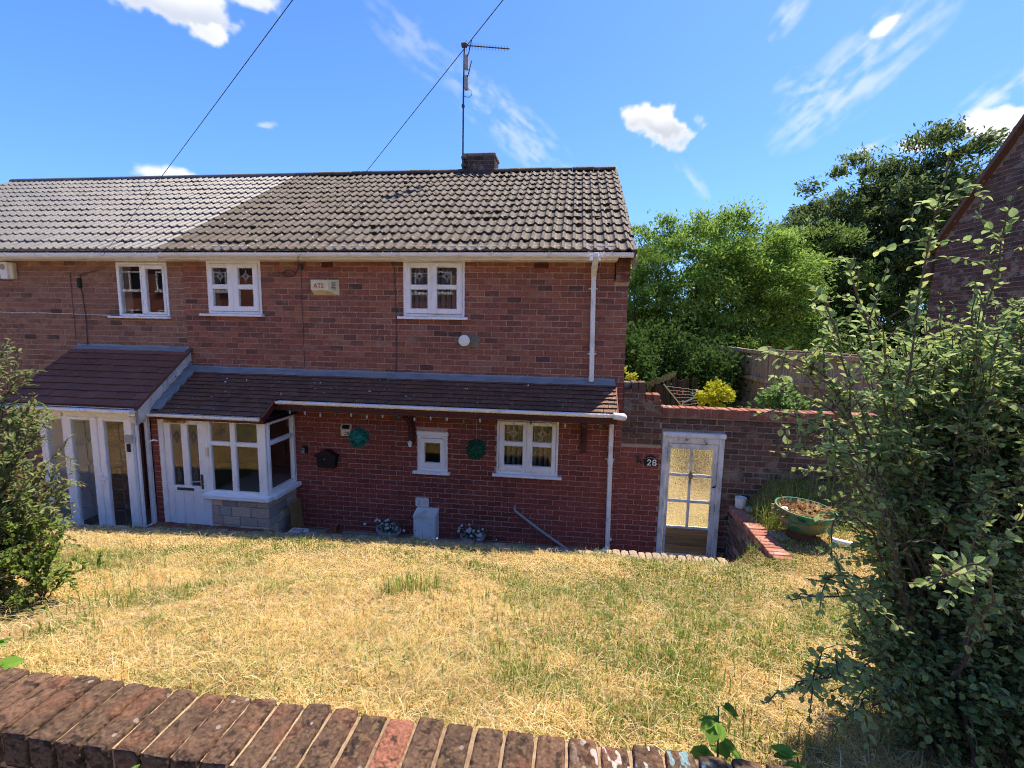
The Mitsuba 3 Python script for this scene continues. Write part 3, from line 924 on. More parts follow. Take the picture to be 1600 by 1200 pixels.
# lead flashing: upstand and apron
fl = []
xs = np.linspace(-6.28, .66, 90)
w1 = 0.006 * np.sin(xs * 5) + 0.004 * np.sin(xs * 17)
rows = [np.stack([xs, -.006 + 0 * xs, 2.705 + w1 * .6], -1), np.stack([xs, -.012 + 0 * xs, 2.68 + 0 * xs], -1), np.stack([xs, -.04 + 0 * xs, 2.668 + 0 * xs], -1), np.stack([xs, -.115 + w1, 2.62 + w1], -1), np.stack([xs, -.117 + w1, 2.605 + w1], -1)]
part(houseA, 'lead_flashing', grid(np.stack(rows, 0)[::-1]), 'lead', smooth=40)
part(houseA, 'canopy_fascia', [cbox(-4.40, .66, -.585, -.56, 2.13, 2.265, .004), cbox(-6.26, -4.42, -.90, -.875, 1.975, 2.06, .004),
                               xf(cbox(-.012, .012, -.02, .42, -.09, .03, .004), rotx(math.atan(CS)), (-4.41, -.93, 2.08)),
                               box(-4.40, .66, -.56, 0.0, 2.125, 2.135), box(-6.26, -4.42, -.875, 0.0, 1.972, 1.98)], 'timber_stained')
part(houseA, 'canopy_verge', [xf(cbox(-.008, .008, -.02, .74, -.11, .022, .003), rotx(math.atan(CS)), (.668, -.60, 2.285)), xf(cbox(-.014, .014, -.0, .40, .0, .035, .006), rotx(math.atan(CS)), (-4.405, -.935, 2.068))], 'tile_red_brown', uv=np.full((48, 2), .8))
gk = gutter(houseA, -4.36, .64, -.645, 2.275, .042, [(x, .012) for x in (-4.2, -2.95, -1.45, -.05, .48)] + [(-3.42, .05)])
gutter(houseA, -6.35, -4.44, -.965, 2.07, .042, [(-6.2, .012), (-5.3, .012), (-4.6, .012)])
part(gk, 'elbow', [tube([(.60, -.645, 2.262), (.68, -.645, 2.258), (.735, -.63, 2.25), (.75, -.58, 2.235), (.74, -.5, 2.22)], [.046, .05, .05, .046, .04], 14), tube([(.74, -.52, 2.22), (.70, -.3, 2.17), (.645, -.09, 2.12), (.632, -.075, 2.06)], .036, 12)], 'gutter_white', smooth=40)
pk = downpipe(houseA, .632, 2.10, .07, clips=(1.47,), lean=.022)
part(pk, 'socket', cbox(.60, .675, -.115, -.03, 1.40, 1.455, .008), 'gutter_white')
part(pk, 'shoe', [tube([(.655, -.07, .1), (.64, -.1, .05), (.52, -.16, .035), (.46, -.18, .03)], [.04, .042, .036, .036], 10)], 'gutter_white', smooth=40)
# gallows brackets under the canopy
for xb in (-2.48, .225):
    cz = np.linspace(0, 1, 9)
    arc = [(xb, -.05 - .42 * (t ** 1.6), 1.72 + .42 * t ** .75) for t in cz]
    part(houseA, 'gallows_bracket', [cbox(xb - .045, xb + .045, -.06, .0, 1.56, 2.125, .006), tube(arc, .034, 6), cbox(xb - .04, xb + .04, -.54, -.06, 2.06, 2.125, .005)], 'timber_stained')
# waste pipe from the wall
part(houseA, 'waste_pipe', [tube([(-.805, .02, .62), (-.805, -.055, .615), (-.79, -.06, .565), (-.40, -.07, .29), (.09, -.09, -.02)], .022, 10)], 'grey_plastic', smooth=40)
part(houseA, 'overflow_pipe', [tube([(.70, .02, .20), (.70, -.05, .20)], .018, 10)], 'white_plastic', smooth=40)

# ------------------------------------------------------------------ bay window beside the front door
bay = part(houseA, 'bay_window', ring(-5.445, -4.50, .82, 1.97, .045, .135, .045, .04, -.752, -.70, .006)
           + [cbox(-5.078, -4.992, -.75, -.70, .865, 1.93, .006), cbox(-5.40, -5.078, -.748, -.70, 1.572, 1.638, .006), cbox(-4.992, -4.635, -.748, -.70, 1.572, 1.638, .006)]
           + [cbox(-4.555, -4.48, -.70, -.655, .82, 1.97, .006), cbox(-4.555, -4.48, -.065, 0.0, .82, 1.97, .006), cbox(-4.55, -4.482, -.655, -.065, .82, .885, .006), cbox(-4.55, -4.482, -.655, -.065, 1.91, 1.97, .006), cbox(-4.55, -4.484, -.655, -.065, 1.59, 1.655, .006)],
           'upvc_white')
for q in ((-5.40, -5.078, 1.638, 1.93), (-4.992, -4.635, 1.638, 1.93), (-5.40, -5.078, .865, 1.572), (-4.992, -4.635, .865, 1.572)):
    part(bay, 'pane', pane(*q, -.725), 'glass')
for q in ((1.655, 1.91), (.885, 1.59)):
    part(bay, 'pane', (np.array([[-4.51, -.655, q[0]], [-4.51, -.065, q[0]], [-4.51, -.065, q[1]], [-4.51, -.655, q[1]]]), np.array([[0, 1, 2], [0, 2, 3]])), 'glass')
part(bay, 'leading', diamond(-5.24, 1.785, -.73, .06, .07) + diamond(-4.815, 1.785, -.73, .06, .07), 'leading_dark')
part(bay, 'sill', [cbox(-5.53, -4.44, -.83, -.70, .745, .818, .01), cbox(-4.52, -4.40, -.70, 0.0, .746, .817, .01)], 'upvc_white')
part(bay, 'window_board', box(-5.44, -4.56, -.68, .25, .80, .83), 'room_wall')
base = part(bay, 'base_wall', [box(-5.46, -4.52, -.735, -.6, 0, .745), box(-4.66, -4.508, -.735, 0.0, 0, .745)], 'mortar_grey')
g = np.random.default_rng(31)
zs = [(-.0, .16), (.17, .315), (.325, .455), (.465, .615), (.625, .742)]
for r, (a, b) in enumerate(zs):
    x = -5.455
    first = True
    while x < -4.515:
        w = g.uniform(.19, .34) * (0.6 if first and r % 2 else 1)
        first = False
        e = min(x + w, -4.50)
        if -4.50 - e < .08:
            e = -4.50
        v, f = cbox(x, e - (.010 if e < -4.5 else 0), -.752 + g.normal(0, .003), -.73, a, b, .006)
        part(base, 'stone', (v, f), 'stone_cladding', uv=np.tile([[g.random(), g.random()]], (len(v), 1)))
        x = e
    y = -.745
    while y < -.01:
        w = g.uniform(.2, .33)
        e = min(y + w, 0)
        if -e < .08:
            e = 0
        v, f = cbox(-4.51, -4.498 + g.normal(0, .003), y, e - .010, a, b, .006)
        part(base, 'stone', (v, f), 'stone_cladding', uv=np.tile([[g.random(), g.random()]], (len(v), 1)))
        y = e
# front door
fd = part(houseA, 'front_door', [cbox(-6.19, -5.50, -.745, -.70, .82, .90, .006), cbox(-6.19, -6.08, -.745, -.70, .90, 1.90, .006), cbox(-5.62, -5.50, -.745, -.70, .90, 1.90, .006), cbox(-5.90, -5.79, -.745, -.70, .90, 1.875, .006), cbox(-6.08, -5.62, -.745, -.70, 1.875, 1.90, .003),
                                 cbox(-6.19, -6.09, -.745, -.70, .1, .82, .006), cbox(-5.58, -5.50, -.745, -.70, .1, .82, .006)], 'upvc_white')
for i in range(3):
    part(fd, 'board', cbox(-6.09 + i * .17, -6.09 + (i + 1) * .17 - .006, -.738, -.70, .1, .815, .006), 'upvc_white')
for q in ((-6.08, -5.90), (-5.79, -5.62)):
    part(fd, 'pane', pane(q[0], q[1], .90, 1.875, -.72), 'glass')
part(fd, 'leading', diamond(-5.99, 1.68, -.726, .05, .1, .006, False) + diamond(-5.705, 1.68, -.726, .05, .1, .006, False) + diamond(-5.99, 1.06, -.726, .04, .12, .006, False) + diamond(-5.705, 1.06, -.726, .04, .12, .006, False), 'leading_dark')
part(fd, 'letter_plate', cbox(-6.02, -5.735, -.757, -.74, .832, .872, .004), 'dark_metal')
part(fd, 'handle', [cbox(-5.60, -5.565, -.757, -.744, .87, 1.10, .004)], 'dark_metal')
part(fd, 'lever', [tube([(-5.585, -.752, 1.0), (-5.585, -.785, 1.0), (-5.62, -.79, 1.0), (-5.715, -.787, .985)], .009, 8)], 'steel', smooth=40)
part(houseA, 'door_frame', ring(-6.275, -5.445, .05, 1.965, .08, .05, .04, .06, -.757, -.66, .008), 'upvc_white')
part(houseA, 'door_bell', cbox(-5.475, -5.435, -.785, -.755, 1.40, 1.54, .008), 'cream_plastic')
pier = part(houseA, 'brick_pier', box(-6.40, -6.275, -.738, 0, -.1, 2.0), 'mortar_painted')
for v, f, uv in bricks(frame((0, -.745, 0), (1, 0, 0), (0, -1, 0)), -6.40, -6.275, -.05, 1.98, (), .083, .231, seed=33, tone=lambda x, z, g: g.uniform(.2, .7)):
    part(pier, 'brick', (v, f), 'brick_painted', uv=uv)
part(houseA, 'interior_bay', [box(-6.25, -4.55, -.72, 0.0, 1.975, 1.985), box(-6.25, -4.55, -.70, .27, -.02, .05)], 'room_wall')
# step of red tiles in front of the door
st = thing('door_step', 'red tiled doorstep between the front door and the dry lawn', 'step')
part(st, 'core', box(-6.38, -4.42, -1.28, -.755, -.1, .285), 'mortar_grey')
g = np.random.default_rng(35)
for i in range(13):
    for j in range(3):
        v, f = cbox(-6.37 + i * .15, -6.37 + i * .15 + .142, -1.275 + j * .172, -1.275 + j * .172 + .164, .28, .30 + g.normal(0, .003), .005)
        part(st, 'tile', (v, f), 'quarry_tile', uv=np.tile([[g.random(), g.random()]], (len(v), 1)))
# name board over the front door
nb = thing('name_board', 'small wooden name board with dark lettering above the white front door', 'sign')
v, f = cbox(-6.13, -5.77, -.80, -.775, 1.905, 1.99, .02)
part(nb, 'board', (v, f), 'timber_brown', uv=np.full((24, 2), .5))
part(nb, 'lettering', [cbox(-6.06 + i * .046, -6.06 + i * .046 + .03, -.803, -.799, 1.938, 1.97, .001) for i in range(5)] + [cbox(-5.99, -5.90, -.803, -.799, 1.918, 1.932, .001)], 'black_paint')

# ------------------------------------------------------------------ porch of house B
porch = part(houseB, 'porch', [cbox(-7.62, -6.42, -1.0, -.93, 1.985, 2.06, .006), cbox(-6.455, -6.415, -.965, -.93, .1, 1.985, .004), cbox(-7.66, -7.60, -1.0, -.93, .1, 1.985, .006), cbox(-8.0, -7.94, -1.0, -.93, .1, 2.06, .006),
                               cbox(-7.94, -7.66, -1.0, -.93, .1, .3, .006), cbox(-7.94, -7.66, -1.0, -.93, 1.93, 2.06, .006),
                               cbox(-6.47, -6.415, -.80, -.74, .1, 2.05, .006), cbox(-6.46, -6.42, -.93, -.80, .1, .28, .005), cbox(-6.46, -6.42, -.93, -.80, 1.90, 2.05, .005), cbox(-7.62, -6.42, -1.0, -.93, .05, .19, .006),
                               cbox(-8.0, -6.40, -1.13, -.93, 2.06, 2.12, .006), box(-8.0, -6.42, -.93, 0, 2.05, 2.06), box(-8.05, -8.0, -1.0, 0, 0, 2.05)], 'upvc_white')
part(porch, 'floor', box(-8.0, -6.42, -1.0, .1, 0, .1), 'room_wall')
for q in ((-7.60, -7.045, -7.495, -7.165), (-7.035, -6.465, -6.935, -6.595)):
    dk = part(porch, 'door', ring(q[0], q[1], .19, 1.985, q[2] - q[0], q[1] - q[3], .055, .05, -1.012, -.95, .007), 'upvc_white')
    dz0, dz1 = .245, 1.935
    scene[dk]  # the leaf's glass and its lead lines are its sub-parts
    part(porch, 'pane', pane(q[2], q[3], dz0, dz1, -.98), 'glass')
    cx = (q[2] + q[3]) / 2
    ld = []
    hw = (q[3] - q[2]) * .30
    for i in range(5):
        zc = dz0 + .17 + i * .34
        pts = [(cx + hw, zc - .17), (cx + hw - .05, zc - .12), (cx + hw - .05, zc + .12), (cx + hw, zc + .17)]
        ld += [bar2(a, b, -.984, .006) for a, b in zip(pts[:-1], pts[1:])]
        ld += [bar2((cx + hw, zc - .17), (cx + hw + .05, zc - .1), -.984, .006), bar2((cx + hw - .05, zc + .12), (q[2] + .02, zc + .12), -.984, .006)]
    part(porch, 'leading', ld, 'leading_dark')
part(porch, 'pane', pane(-7.94, -7.66, .3, 1.93, -.965), 'glass')
part(porch, 'pane', (np.array([[-6.44, -.93, .28], [-6.44, -.80, .28], [-6.44, -.80, 1.90], [-6.44, -.93, 1.90]]), np.array([[0, 1, 2], [0, 2, 3]])), 'glass')
part(porch, 'handle', [cbox(-7.03, -6.995, -1.022, -1.01, .95, 1.12, .004), tube([(-7.012, -1.02, 1.06), (-7.012, -1.06, 1.06), (-6.98, -1.065, 1.058), (-6.90, -1.06, 1.035)], .011, 8)], 'white_plastic', smooth=40)
part(porch, 'name_plate', cbox(-6.575, -6.445, -1.022, -1.01, 1.615, 1.745, .004), 'grey_plastic')
part(porch, 'entry_camera', cbox(-6.55, -6.495, -1.035, -1.01, 1.485, 1.605, .012), 'black_paint')
part(porch, 'curtain', [xf(tube([(0, 0, .12), (0, 0, 1.96)], .05, 8), None, (x, -.25, 0)) for x in (-7.28, -7.22)], 'curtain')
# its roof: steeper pitch, dark red-brown tiles
PS = (2.975 - 2.185) / 1.19
proof = part(houseB, 'porch_roof', [(np.array([[-8.42, -1.19, 2.185], [-6.16, -1.19, 2.185], [-6.30, 0, 2.975], [-8.42, 0, 2.975]]), np.array([[0, 1, 2], [0, 2, 3]])),
                                    (np.array([[-8.42, -1.19, 2.16], [-6.16, -1.19, 2.16], [-6.30, 0, 2.94], [-8.42, 0, 2.94]]), np.array([[0, 2, 1], [0, 3, 2]]))], 'tile_red_brown', uv=np.full((8, 2), .4))
pp = plain_tiles(-8.42, -6.20, -.05, -1.19, 2.985 - .05 * PS, PS, .15, .27, 24)
pp2 = []
for v, f, uv in pp:
    v = v.copy()
    v[:, 0] += np.where(v[:, 0] > -6.5, (v[:, 1] + .6) * -.11, 0)
    uv = uv.copy()
    uv[:, 0] = np.clip(uv[:, 0] * .7 + .5 * sstep(2.8, 2.95, v[:, 2].mean()), 0, 1)
    pp2.append((v, f, uv))
emit(proof, 'roof_tile', pp2, 'tile_red_brown', 300, 'remaining_tiles')
xs = np.linspace(-8.42, -6.30, 40)
w1 = .006 * np.sin(xs * 7)
rows = [np.stack([xs, -.006 + 0 * xs, 3.02 + w1], -1), np.stack([xs, -.012 + 0 * xs, 2.995 + 0 * xs], -1), np.stack([xs, -.10 + w1, 2.945 + w1], -1), np.stack([xs, -.10 + w1, 2.93 + w1], -1)]
part(houseB, 'lead_flashing', grid(np.stack(rows, 0)[::-1]), 'lead', smooth=40)
# white boarded cheek between the two roofs, and the stepped lead below it
part(houseB, 'porch_cheek', (np.array([[-6.275, -.01, 2.66], [-6.275, -.01, 2.95], [-6.16, -1.17, 2.17], [-6.18, -1.17, 1.93], [-6.30, -.01, 2.66], [-6.30, -.01, 2.95], [-6.20, -1.17, 2.17], [-6.22, -1.17, 1.93]]),
                             np.array([[0, 1, 2], [0, 2, 3], [4, 6, 5], [4, 7, 6], [1, 5, 6], [1, 6, 2], [0, 3, 7], [0, 7, 4]])), 'paint_peeling')
part(houseB, 'barge_strip', tube([(-6.255, -.0, 2.985), (-6.15, -1.19, 2.19)], .02, 6), 'tile_red_brown', uv=np.full((14, 2), .2))
ss_ = np.linspace(0, 1, 30)
yy = -.01 - .92 * ss_
zz = 2.665 + yy * CS
xc = -6.27 + .09 * ss_
wv = .012 * np.sin(ss_ * 37)
rows = [np.stack([xc, yy, zz + .13 - .05 * ss_ + wv], -1), np.stack([xc + .012, yy, zz + .06], -1), np.stack([xc + .13 + wv, yy, zz + .055], -1), np.stack([xc + .13 + wv, yy, zz + .02], -1)]
part(houseA, 'side_flashing', grid(np.stack(rows, 0)), 'lead', smooth=40)
gutter(houseB, -8.45, -6.19, -1.235, 2.155, .05, [(-8.1, .012), (-7.0, .012), (-6.3, .05)])
part(houseB, 'porch_fascia', cbox(-8.42, -6.22, -1.175, -1.13, 2.07, 2.19, .005), 'upvc_white')
part(houseB, 'porch_downpipe', [cbox(-6.42, -6.30, -1.1, -.98, 1.94, 2.06, .02), tube([(-6.30, -.90, 1.62), (-6.20, -.92, 1.66), (-6.13, -.92, 1.65)], .012, 8)], 'gutter_white')

# ------------------------------------------------------------------ chimney and aerial
ch = part(houseA, 'chimney', box(-2.47, -1.80, 3.50, 4.05, 6.3, 7.10), 'mortar_grey')
g = np.random.default_rng(41)
tn = lambda x, z, g: g.uniform(0, .45)  # noqa: E731
for fr, a, b in ((frame((0, 3.492, 0), (1, 0, 0), (0, -1, 0)), -2.478, -1.792), (frame((-1.792, 0, 0), (0, 1, 0), (1, 0, 0)), 3.495, 4.06)):
    for v, f, uv in bricks(fr, a, b, 6.66, 7.09, (), .086, .2285, seed=42, tone=tn):
        part(ch, 'brick', (v, f), 'brick_weathered', uv=uv)
part(ch, 'cap', [cbox(-2.50, -1.77, 3.47, 4.08, 7.09, 7.155, .02), lathe([(0, .03), (.09, .025), (.12, 0)], (-2.1, 3.75, 7.155), 14)], 'mortar_grey')
ae = thing('television_aerial', 'tall television aerial mast with a comb-like boom fixed to the chimney', 'aerial')
AX, AY = -2.47, 3.40
part(ae, 'mast', [tube([(AX, AY, 6.75), (AX + .005, AY, 8.15), (AX + .02, AY, 9.29)], [.019, .018, .016], 8), lathe([(.0, -.035), (.03, -.03), (.036, 0), (.03, .03), (0, .035)], (AX + .003, AY, 8.08), 10)], 'dark_metal', smooth=40)
part(ae, 'clamp', [cbox(AX - .04, AX + .08, AY - .04, AY + .04, 9.24, 9.32, .01), cbox(AX - .03, AX + .07, AY - .03, AY + .06, 6.84, 6.90, .005), cbox(AX - .03, AX + .07, AY - .03, AY + .06, 7.0, 7.06, .005)], 'dark_metal')
part(ae, 'boom', tube([(AX - .04, AY, 9.285), (-1.50, AY + .1, 9.215)], .012, 6), 'dark_metal')
for i in range(15):
    t = .1 + .9 * i / 14
    hh = .105 if i == 0 else .075 - .002 * i
    px, py, pz = AX - .04 + t * .97, AY + .1 * t, 9.285 - .07 * t
    part(ae, 'element', tube([(px, py, pz - hh), (px, py, pz + hh)], .0045, 5), 'dark_metal')
for z0 in (8.96, 8.56):
    part(ae, 'reflector', [cbox(AX + .03, AX + .11, AY - .05, AY + .05, z0 - .16, z0 + .12, .01)], 'grey_plastic')
    part(ae, 'reflector_arm', tube([(AX + .06, AY - .02, z0), (AX + .13, AY - .06, z0 + .14), (AX + .20, AY - .1, z0 + .36)], [.014, .011, .009], 6), 'dark_metal')
part(ae, 'cable', tube([(AX + .08, AY, 8.45), (AX + .17, AY, 8.38), (AX + .19, AY, 8.30), (AX + .13, AY, 8.25), (AX + .02, AY, 8.27)], .006, 5), 'wire_black')

# ------------------------------------------------------------------ overhead wires and their pole across the road
W1, W2 = np.array([8.04, -10.55, 7.606]), np.array([6.68, -11.28, 7.588])
PX, PY = 7.36, -10.915
pole = thing('telegraph_pole', 'wooden telegraph pole across the road carrying the two overhead wires', 'pole')
part(pole, 'shaft', tube([(PX, PY, 1.7), (PX, PY, 8.1)], [.15, .10], 14), 'timber_grey', uv=np.full((30, 2), .5))
part(pole, 'collar', lathe([(.10, -.05), (.2, -.03), (.2, .03), (.10, .05)], (PX, PY, 7.75), 14), 'dark_metal')
part(pole, 'crossarm', tube([W1 - [0, 0, .06], W2 - [0, 0, .06]], .045, 8), 'timber_grey', uv=np.full((18, 2), .5))


def wire(a, b, sag, r=.0030, n=40):
    t = np.linspace(0, 1, n)
    p = np.outer(1 - t, a) + np.outer(t, b)
    p[:, 2] -= sag * 4 * t * (1 - t)
    return tube(p, r, 5)


w1 = thing('overhead_wire', 'thin overhead wire running down to the eaves of the left house', 'wire')
add(w1, wire(np.array([-7.41, -.36, 4.42]), W1, .02), 'wire_black')
w2 = thing('overhead_wire', 'thin overhead wire crossing behind the aerial and reaching the wall beside the alarm box', 'wire')
add(w2, cat([wire(np.array([-4.10, -.36, 4.42]), W2, .02), tube([(-4.10, -.36, 4.42), (-4.2, -.2, 4.37), (-4.27, -.03, 4.33)], .006, 5)]), 'wire_black')
jb = thing('junction_box', 'small grey junction box with coiled wire on the brick beside the cream alarm box', 'junction box')
part(jb, 'box', cbox(-4.31, -4.235, -.05, 0, 4.28, 4.355, .006), 'dark_metal')
th = np.linspace(0, 4 * math.pi, 50)
part(jb, 'coil', tube(np.stack([-4.47 + .10 * np.cos(th), -.012 - .0008 * th, 4.215 + .05 * np.sin(th)], -1), .006, 5), 'wire_black')
part(jb, 'cable', [tube([(-4.27, -.008, 4.28), (-4.275, -.008, 3.8), (-4.27, -.008, 2.72)], .004, 5), tube([(-4.3, -.01, 4.3), (-4.38, -.012, 4.2)], .006, 5)], 'wire_black')
cb = thing('wall_cable', 'two thin black cables with a connector running down the left house wall beside its window', 'cable')
part(cb, 'cable', [tube([(-7.9, -.012, 4.25), (-8.22, -.012, 4.18), (-8.26, -.012, 4.0)], .007, 5), tube([(-8.25, -.012, 4.0), (-8.22, -.012, 3.85), (-8.20, -.012, 3.5), (-8.21, -.012, 3.0)], .008, 5), tube([(-8.42, -.012, 4.2), (-8.43, -.012, 3.1)], .005, 5)], 'wire_black')
part(cb, 'connector', cbox(-8.28, -8.22, -.04, 0, 3.96, 4.12, .008), 'black_rubber')
part(cb, 'white_cable', tube([(-12, -.01, 3.535), (-9, -.01, 3.53), (-7.72, -.01, 3.51)], .0045, 5), 'white_plastic')
wc = thing('wall_cable', 'dark cable clipped to the brick just left of the right-hand upstairs window', 'cable')
add(wc, tube([(-2.78, -.01, 4.40), (-2.74, -.01, 4.30), (-2.72, -.01, 3.6), (-2.73, -.01, 2.72)], .006, 5), 'wire_black')

# ------------------------------------------------------------------ things on the walls
ab = thing('alarm_box', 'cream burglar alarm box with red lettering high on the brick wall', 'alarm box')
x0, x1, z0, z1 = -4.055, -3.645, 3.885, 4.125
v = np.array([[x0, 0, z0], [x1, 0, z0], [x1, 0, z1], [x0, 0, z1], [x0 + .005, -.12, z0 + .07], [x1 - .12, -.12, z0 + .07], [x1 - .12, -.12, z1 - .012], [x0 + .005, -.12, z1 - .012]])
f = quads([[0, 4, 7, 3], [4, 5, 6, 7], [5, 1, 2, 6], [0, 1, 5, 4], [3, 7, 6, 2], [0, 3, 2, 1]])
part(ab, 'cover', (v, f), 'cream_plastic')
part(ab, 'lettering', text('ATI', .066, -4.005, -.1205, 3.99), 'red_lettering')
part(ab, 'vent_slot', [(lambda m: xf(m, rotz(math.atan2(.12, .12)), (x1 - .06, -.064, 0)))(cbox(-.032, .032, -.004, .004, 3.975 + i * .024, 3.975 + i * .024 + .009, .001)) for i in range(5)], 'dark_metal')
part(ab, 'lamp', lathe([(0, -.02), (.02, -.015), (.022, 0)], (-3.83, -.06, 3.915), 12), 'cream_plastic')
ab2 = thing('alarm_box', 'white alarm box high on the left house wall at the picture edge', 'alarm box')
part(ab2, 'cover', cbox(-9.68, -9.53, -.10, 0, 4.09, 4.375, .012), 'white_plastic')
part(ab2, 'side_cover', cbox(-9.529, -9.45, -.075, 0, 4.095, 4.37, .012), 'cream_plastic')
part(ab2, 'emblem', [xf(lathe([(0, 0), (.045, .0), (.05, .006), (.04, .01), (.03, .004), (0, .004)], (0, 0, 0), 18), rotx(math.pi / 2), (-9.605, -.10, 4.29))], 'grey_plastic')
fl_ = thing('boiler_flue', 'round white flue terminal with a grey mortar patch in the upper brick wall', 'flue')
part(fl_, 'terminal', [xf(lathe([(0, .10), (.07, .10), (.085, .09), (.085, .05), (.07, .045), (.07, 0)], (0, 0, 0), 28), rotx(math.pi / 2), (-1.622, 0, 3.225))], 'white_plastic', smooth=40)
g = np.random.default_rng(51)
th = np.linspace(0, 2 * math.pi, 26)[:-1]
rr = 1 + .14 * g.normal(0, 1, 25)
pt = sg.Polygon(np.stack([-1.565 + .19 * np.cos(th) * rr, 3.215 + .105 * np.sin(th) * rr], 1)).buffer(0)
part(fl_, 'mortar_patch', prism(pt, -.009, .0), 'render_patch')
lb = thing('letter_box', 'black arched letter box mounted on the dark red wall', 'letter box')
x0, x1 = -4.075, -3.745
prof = [(0, 1.105), (-.09, 1.115), (-.10, 1.27), (-.115, 1.285), (-.115, 1.305), (-.02, 1.40), (0, 1.40)]
body = sg.Polygon([(x0 + .02, 1.105), (x1 - .02, 1.105), (x1, 1.29), (x0, 1.29)])
part(lb, 'body', prism(body, -.10, 0), 'black_paint')
hood = sg.Polygon([(x0 - .025, 1.285), (x0 - .02, 1.315), (x0 + .06, 1.345), (x0 + .10, 1.385), (x0 + .165, 1.40), (x0 + .23, 1.385), (x0 + .27, 1.345), (x1 + .02, 1.315), (x1 + .025, 1.285)])
part(lb, 'hood', prism(hood, -.125, 0), 'black_paint')
part(lb, 'lock', xf(lathe([(0, .012), (.01, .010), (.012, 0)], (0, 0, 0), 12), rotx(math.pi / 2), (-3.93, -.10, 1.25)), 'brass')
ks = thing('key_safe', 'small grey key safe on a black plate beside the bay window', 'key safe')
part(ks, 'back_plate', cbox(-4.36, -4.27, -.02, 0, 1.31, 1.43, .006), 'black_paint')
part(ks, 'body', cbox(-4.365, -4.31, -.055, -.02, 1.305, 1.40, .008), 'grey_plastic')
part(ks, 'shutter', cbox(-4.355, -4.32, -.06, -.054, 1.37, 1.39, .003), 'black_rubber')
nl = thing('number_light', 'cream solar house-number light behind the left hanging foliage ball', 'lamp')
part(nl, 'housing', [cbox(-3.665, -3.50, -.055, 0, 1.64, 1.745, .006), (np.array([[-3.67, -.06, 1.745], [-3.495, -.06, 1.745], [-3.495, -.0, 1.825], [-3.67, -.0, 1.825], [-3.67, 0, 1.745], [-3.495, 0, 1.745]]), np.array([[0, 1, 2], [0, 2, 3], [0, 3, 4], [1, 5, 2]]))], 'cream_plastic')
part(nl, 'number', text('28', .05, -3.60, -.0555, 1.66), 'black_paint')
part(nl, 'solar_panel', (np.array([[-3.645, -.053, 1.758], [-3.52, -.053, 1.758], [-3.52, -.012, 1.813], [-3.645, -.012, 1.813]]), np.array([[0, 1, 2], [0, 2, 3]])), 'black_paint')
wl = thing('wall_lamp', 'small pale lantern on the left timber bracket of the canopy', 'lamp')
part(wl, 'lantern', lathe([(0, 0), (.022, .005), (.035, .07), (.042, .075), (.0, .11)], (-2.48, -.12, 1.53), 10), 'white_plastic')
part(wl, 'arm', tube([(-2.48, -.06, 1.66), (-2.48, -.11, 1.67), (-2.48, -.12, 1.64)], .007, 6), 'dark_metal')
mb = thing('meter_box', 'white gas meter box with sloping lid standing against the dark red wall', 'meter box')
v = np.array([[-2.40, -.215, -.02], [-2.045, -.215, -.02], [-2.045, 0, -.02], [-2.40, 0, -.02], [-2.40, -.215, .44], [-2.045, -.215, .44], [-2.045, 0, .48], [-2.40, 0, .48]])
part(mb, 'cabinet', (v, quads([[0, 1, 5, 4], [1, 2, 6, 5], [2, 3, 7, 6], [3, 0, 4, 7], [4, 5, 6, 7], [0, 3, 2, 1]])), 'meter_white')
part(mb, 'lid', [(np.array([[-2.405, -.235, .415], [-2.04, -.235, .415], [-2.04, -.235, .455], [-2.405, -.235, .455], [-2.405, 0, .505], [-2.04, 0, .505], [-2.04, 0, .47], [-2.405, 0, .47]]), quads([[0, 1, 2, 3], [3, 2, 5, 4], [1, 6, 5, 2], [0, 3, 4, 7], [0, 7, 6, 1]]))], 'meter_white')
part(mb, 'door', cbox(-2.385, -2.065, -.228, -.215, .0, .385, .004), 'meter_white')
part(mb, 'lock', [cbox(-2.372, -2.356, -.232, -.226, .19, .206, .002), cbox(-2.13, -2.112, -.232, -.226, .30, .316, .002)], 'dark_metal')
sn = thing('house_number_plaque', 'black arched plaque reading 28 on the dark red wall beside the gate', 'sign')
th = np.linspace(0, math.pi, 14)
pl_ = sg.Polygon([(1.345, 1.405), (1.345, 1.50)] + [(1.245 + .075 * math.cos(t), 1.505 + .055 * math.sin(t)) for t in th] + [(1.145, 1.50), (1.145, 1.405)])
part(sn, 'plate', prism(pl_, -.018, -.002), 'black_paint')
part(sn, 'number', text('28', .088, 1.178, -.0182, 1.412), 'white_paint')
part(sn, 'relief', [tube([(1.18, -.02, 1.512), (1.21, -.02, 1.528), (1.245, -.02, 1.534), (1.28, -.02, 1.528), (1.31, -.02, 1.512)], .005, 6)], 'grey_plastic')
lh = thing('wall_ornament', 'small dark metal fitting on the wall left of the number plaque', 'ornament')
add(lh, cat([tube([(1.02, -.01, 1.545), (1.07, -.04, 1.50), (1.10, -.015, 1.44)], .012, 6), tube([(1.03, -.01, 1.44), (1.08, -.045, 1.50), (1.05, -.02, 1.55)], .009, 6)]), 'dark_metal')
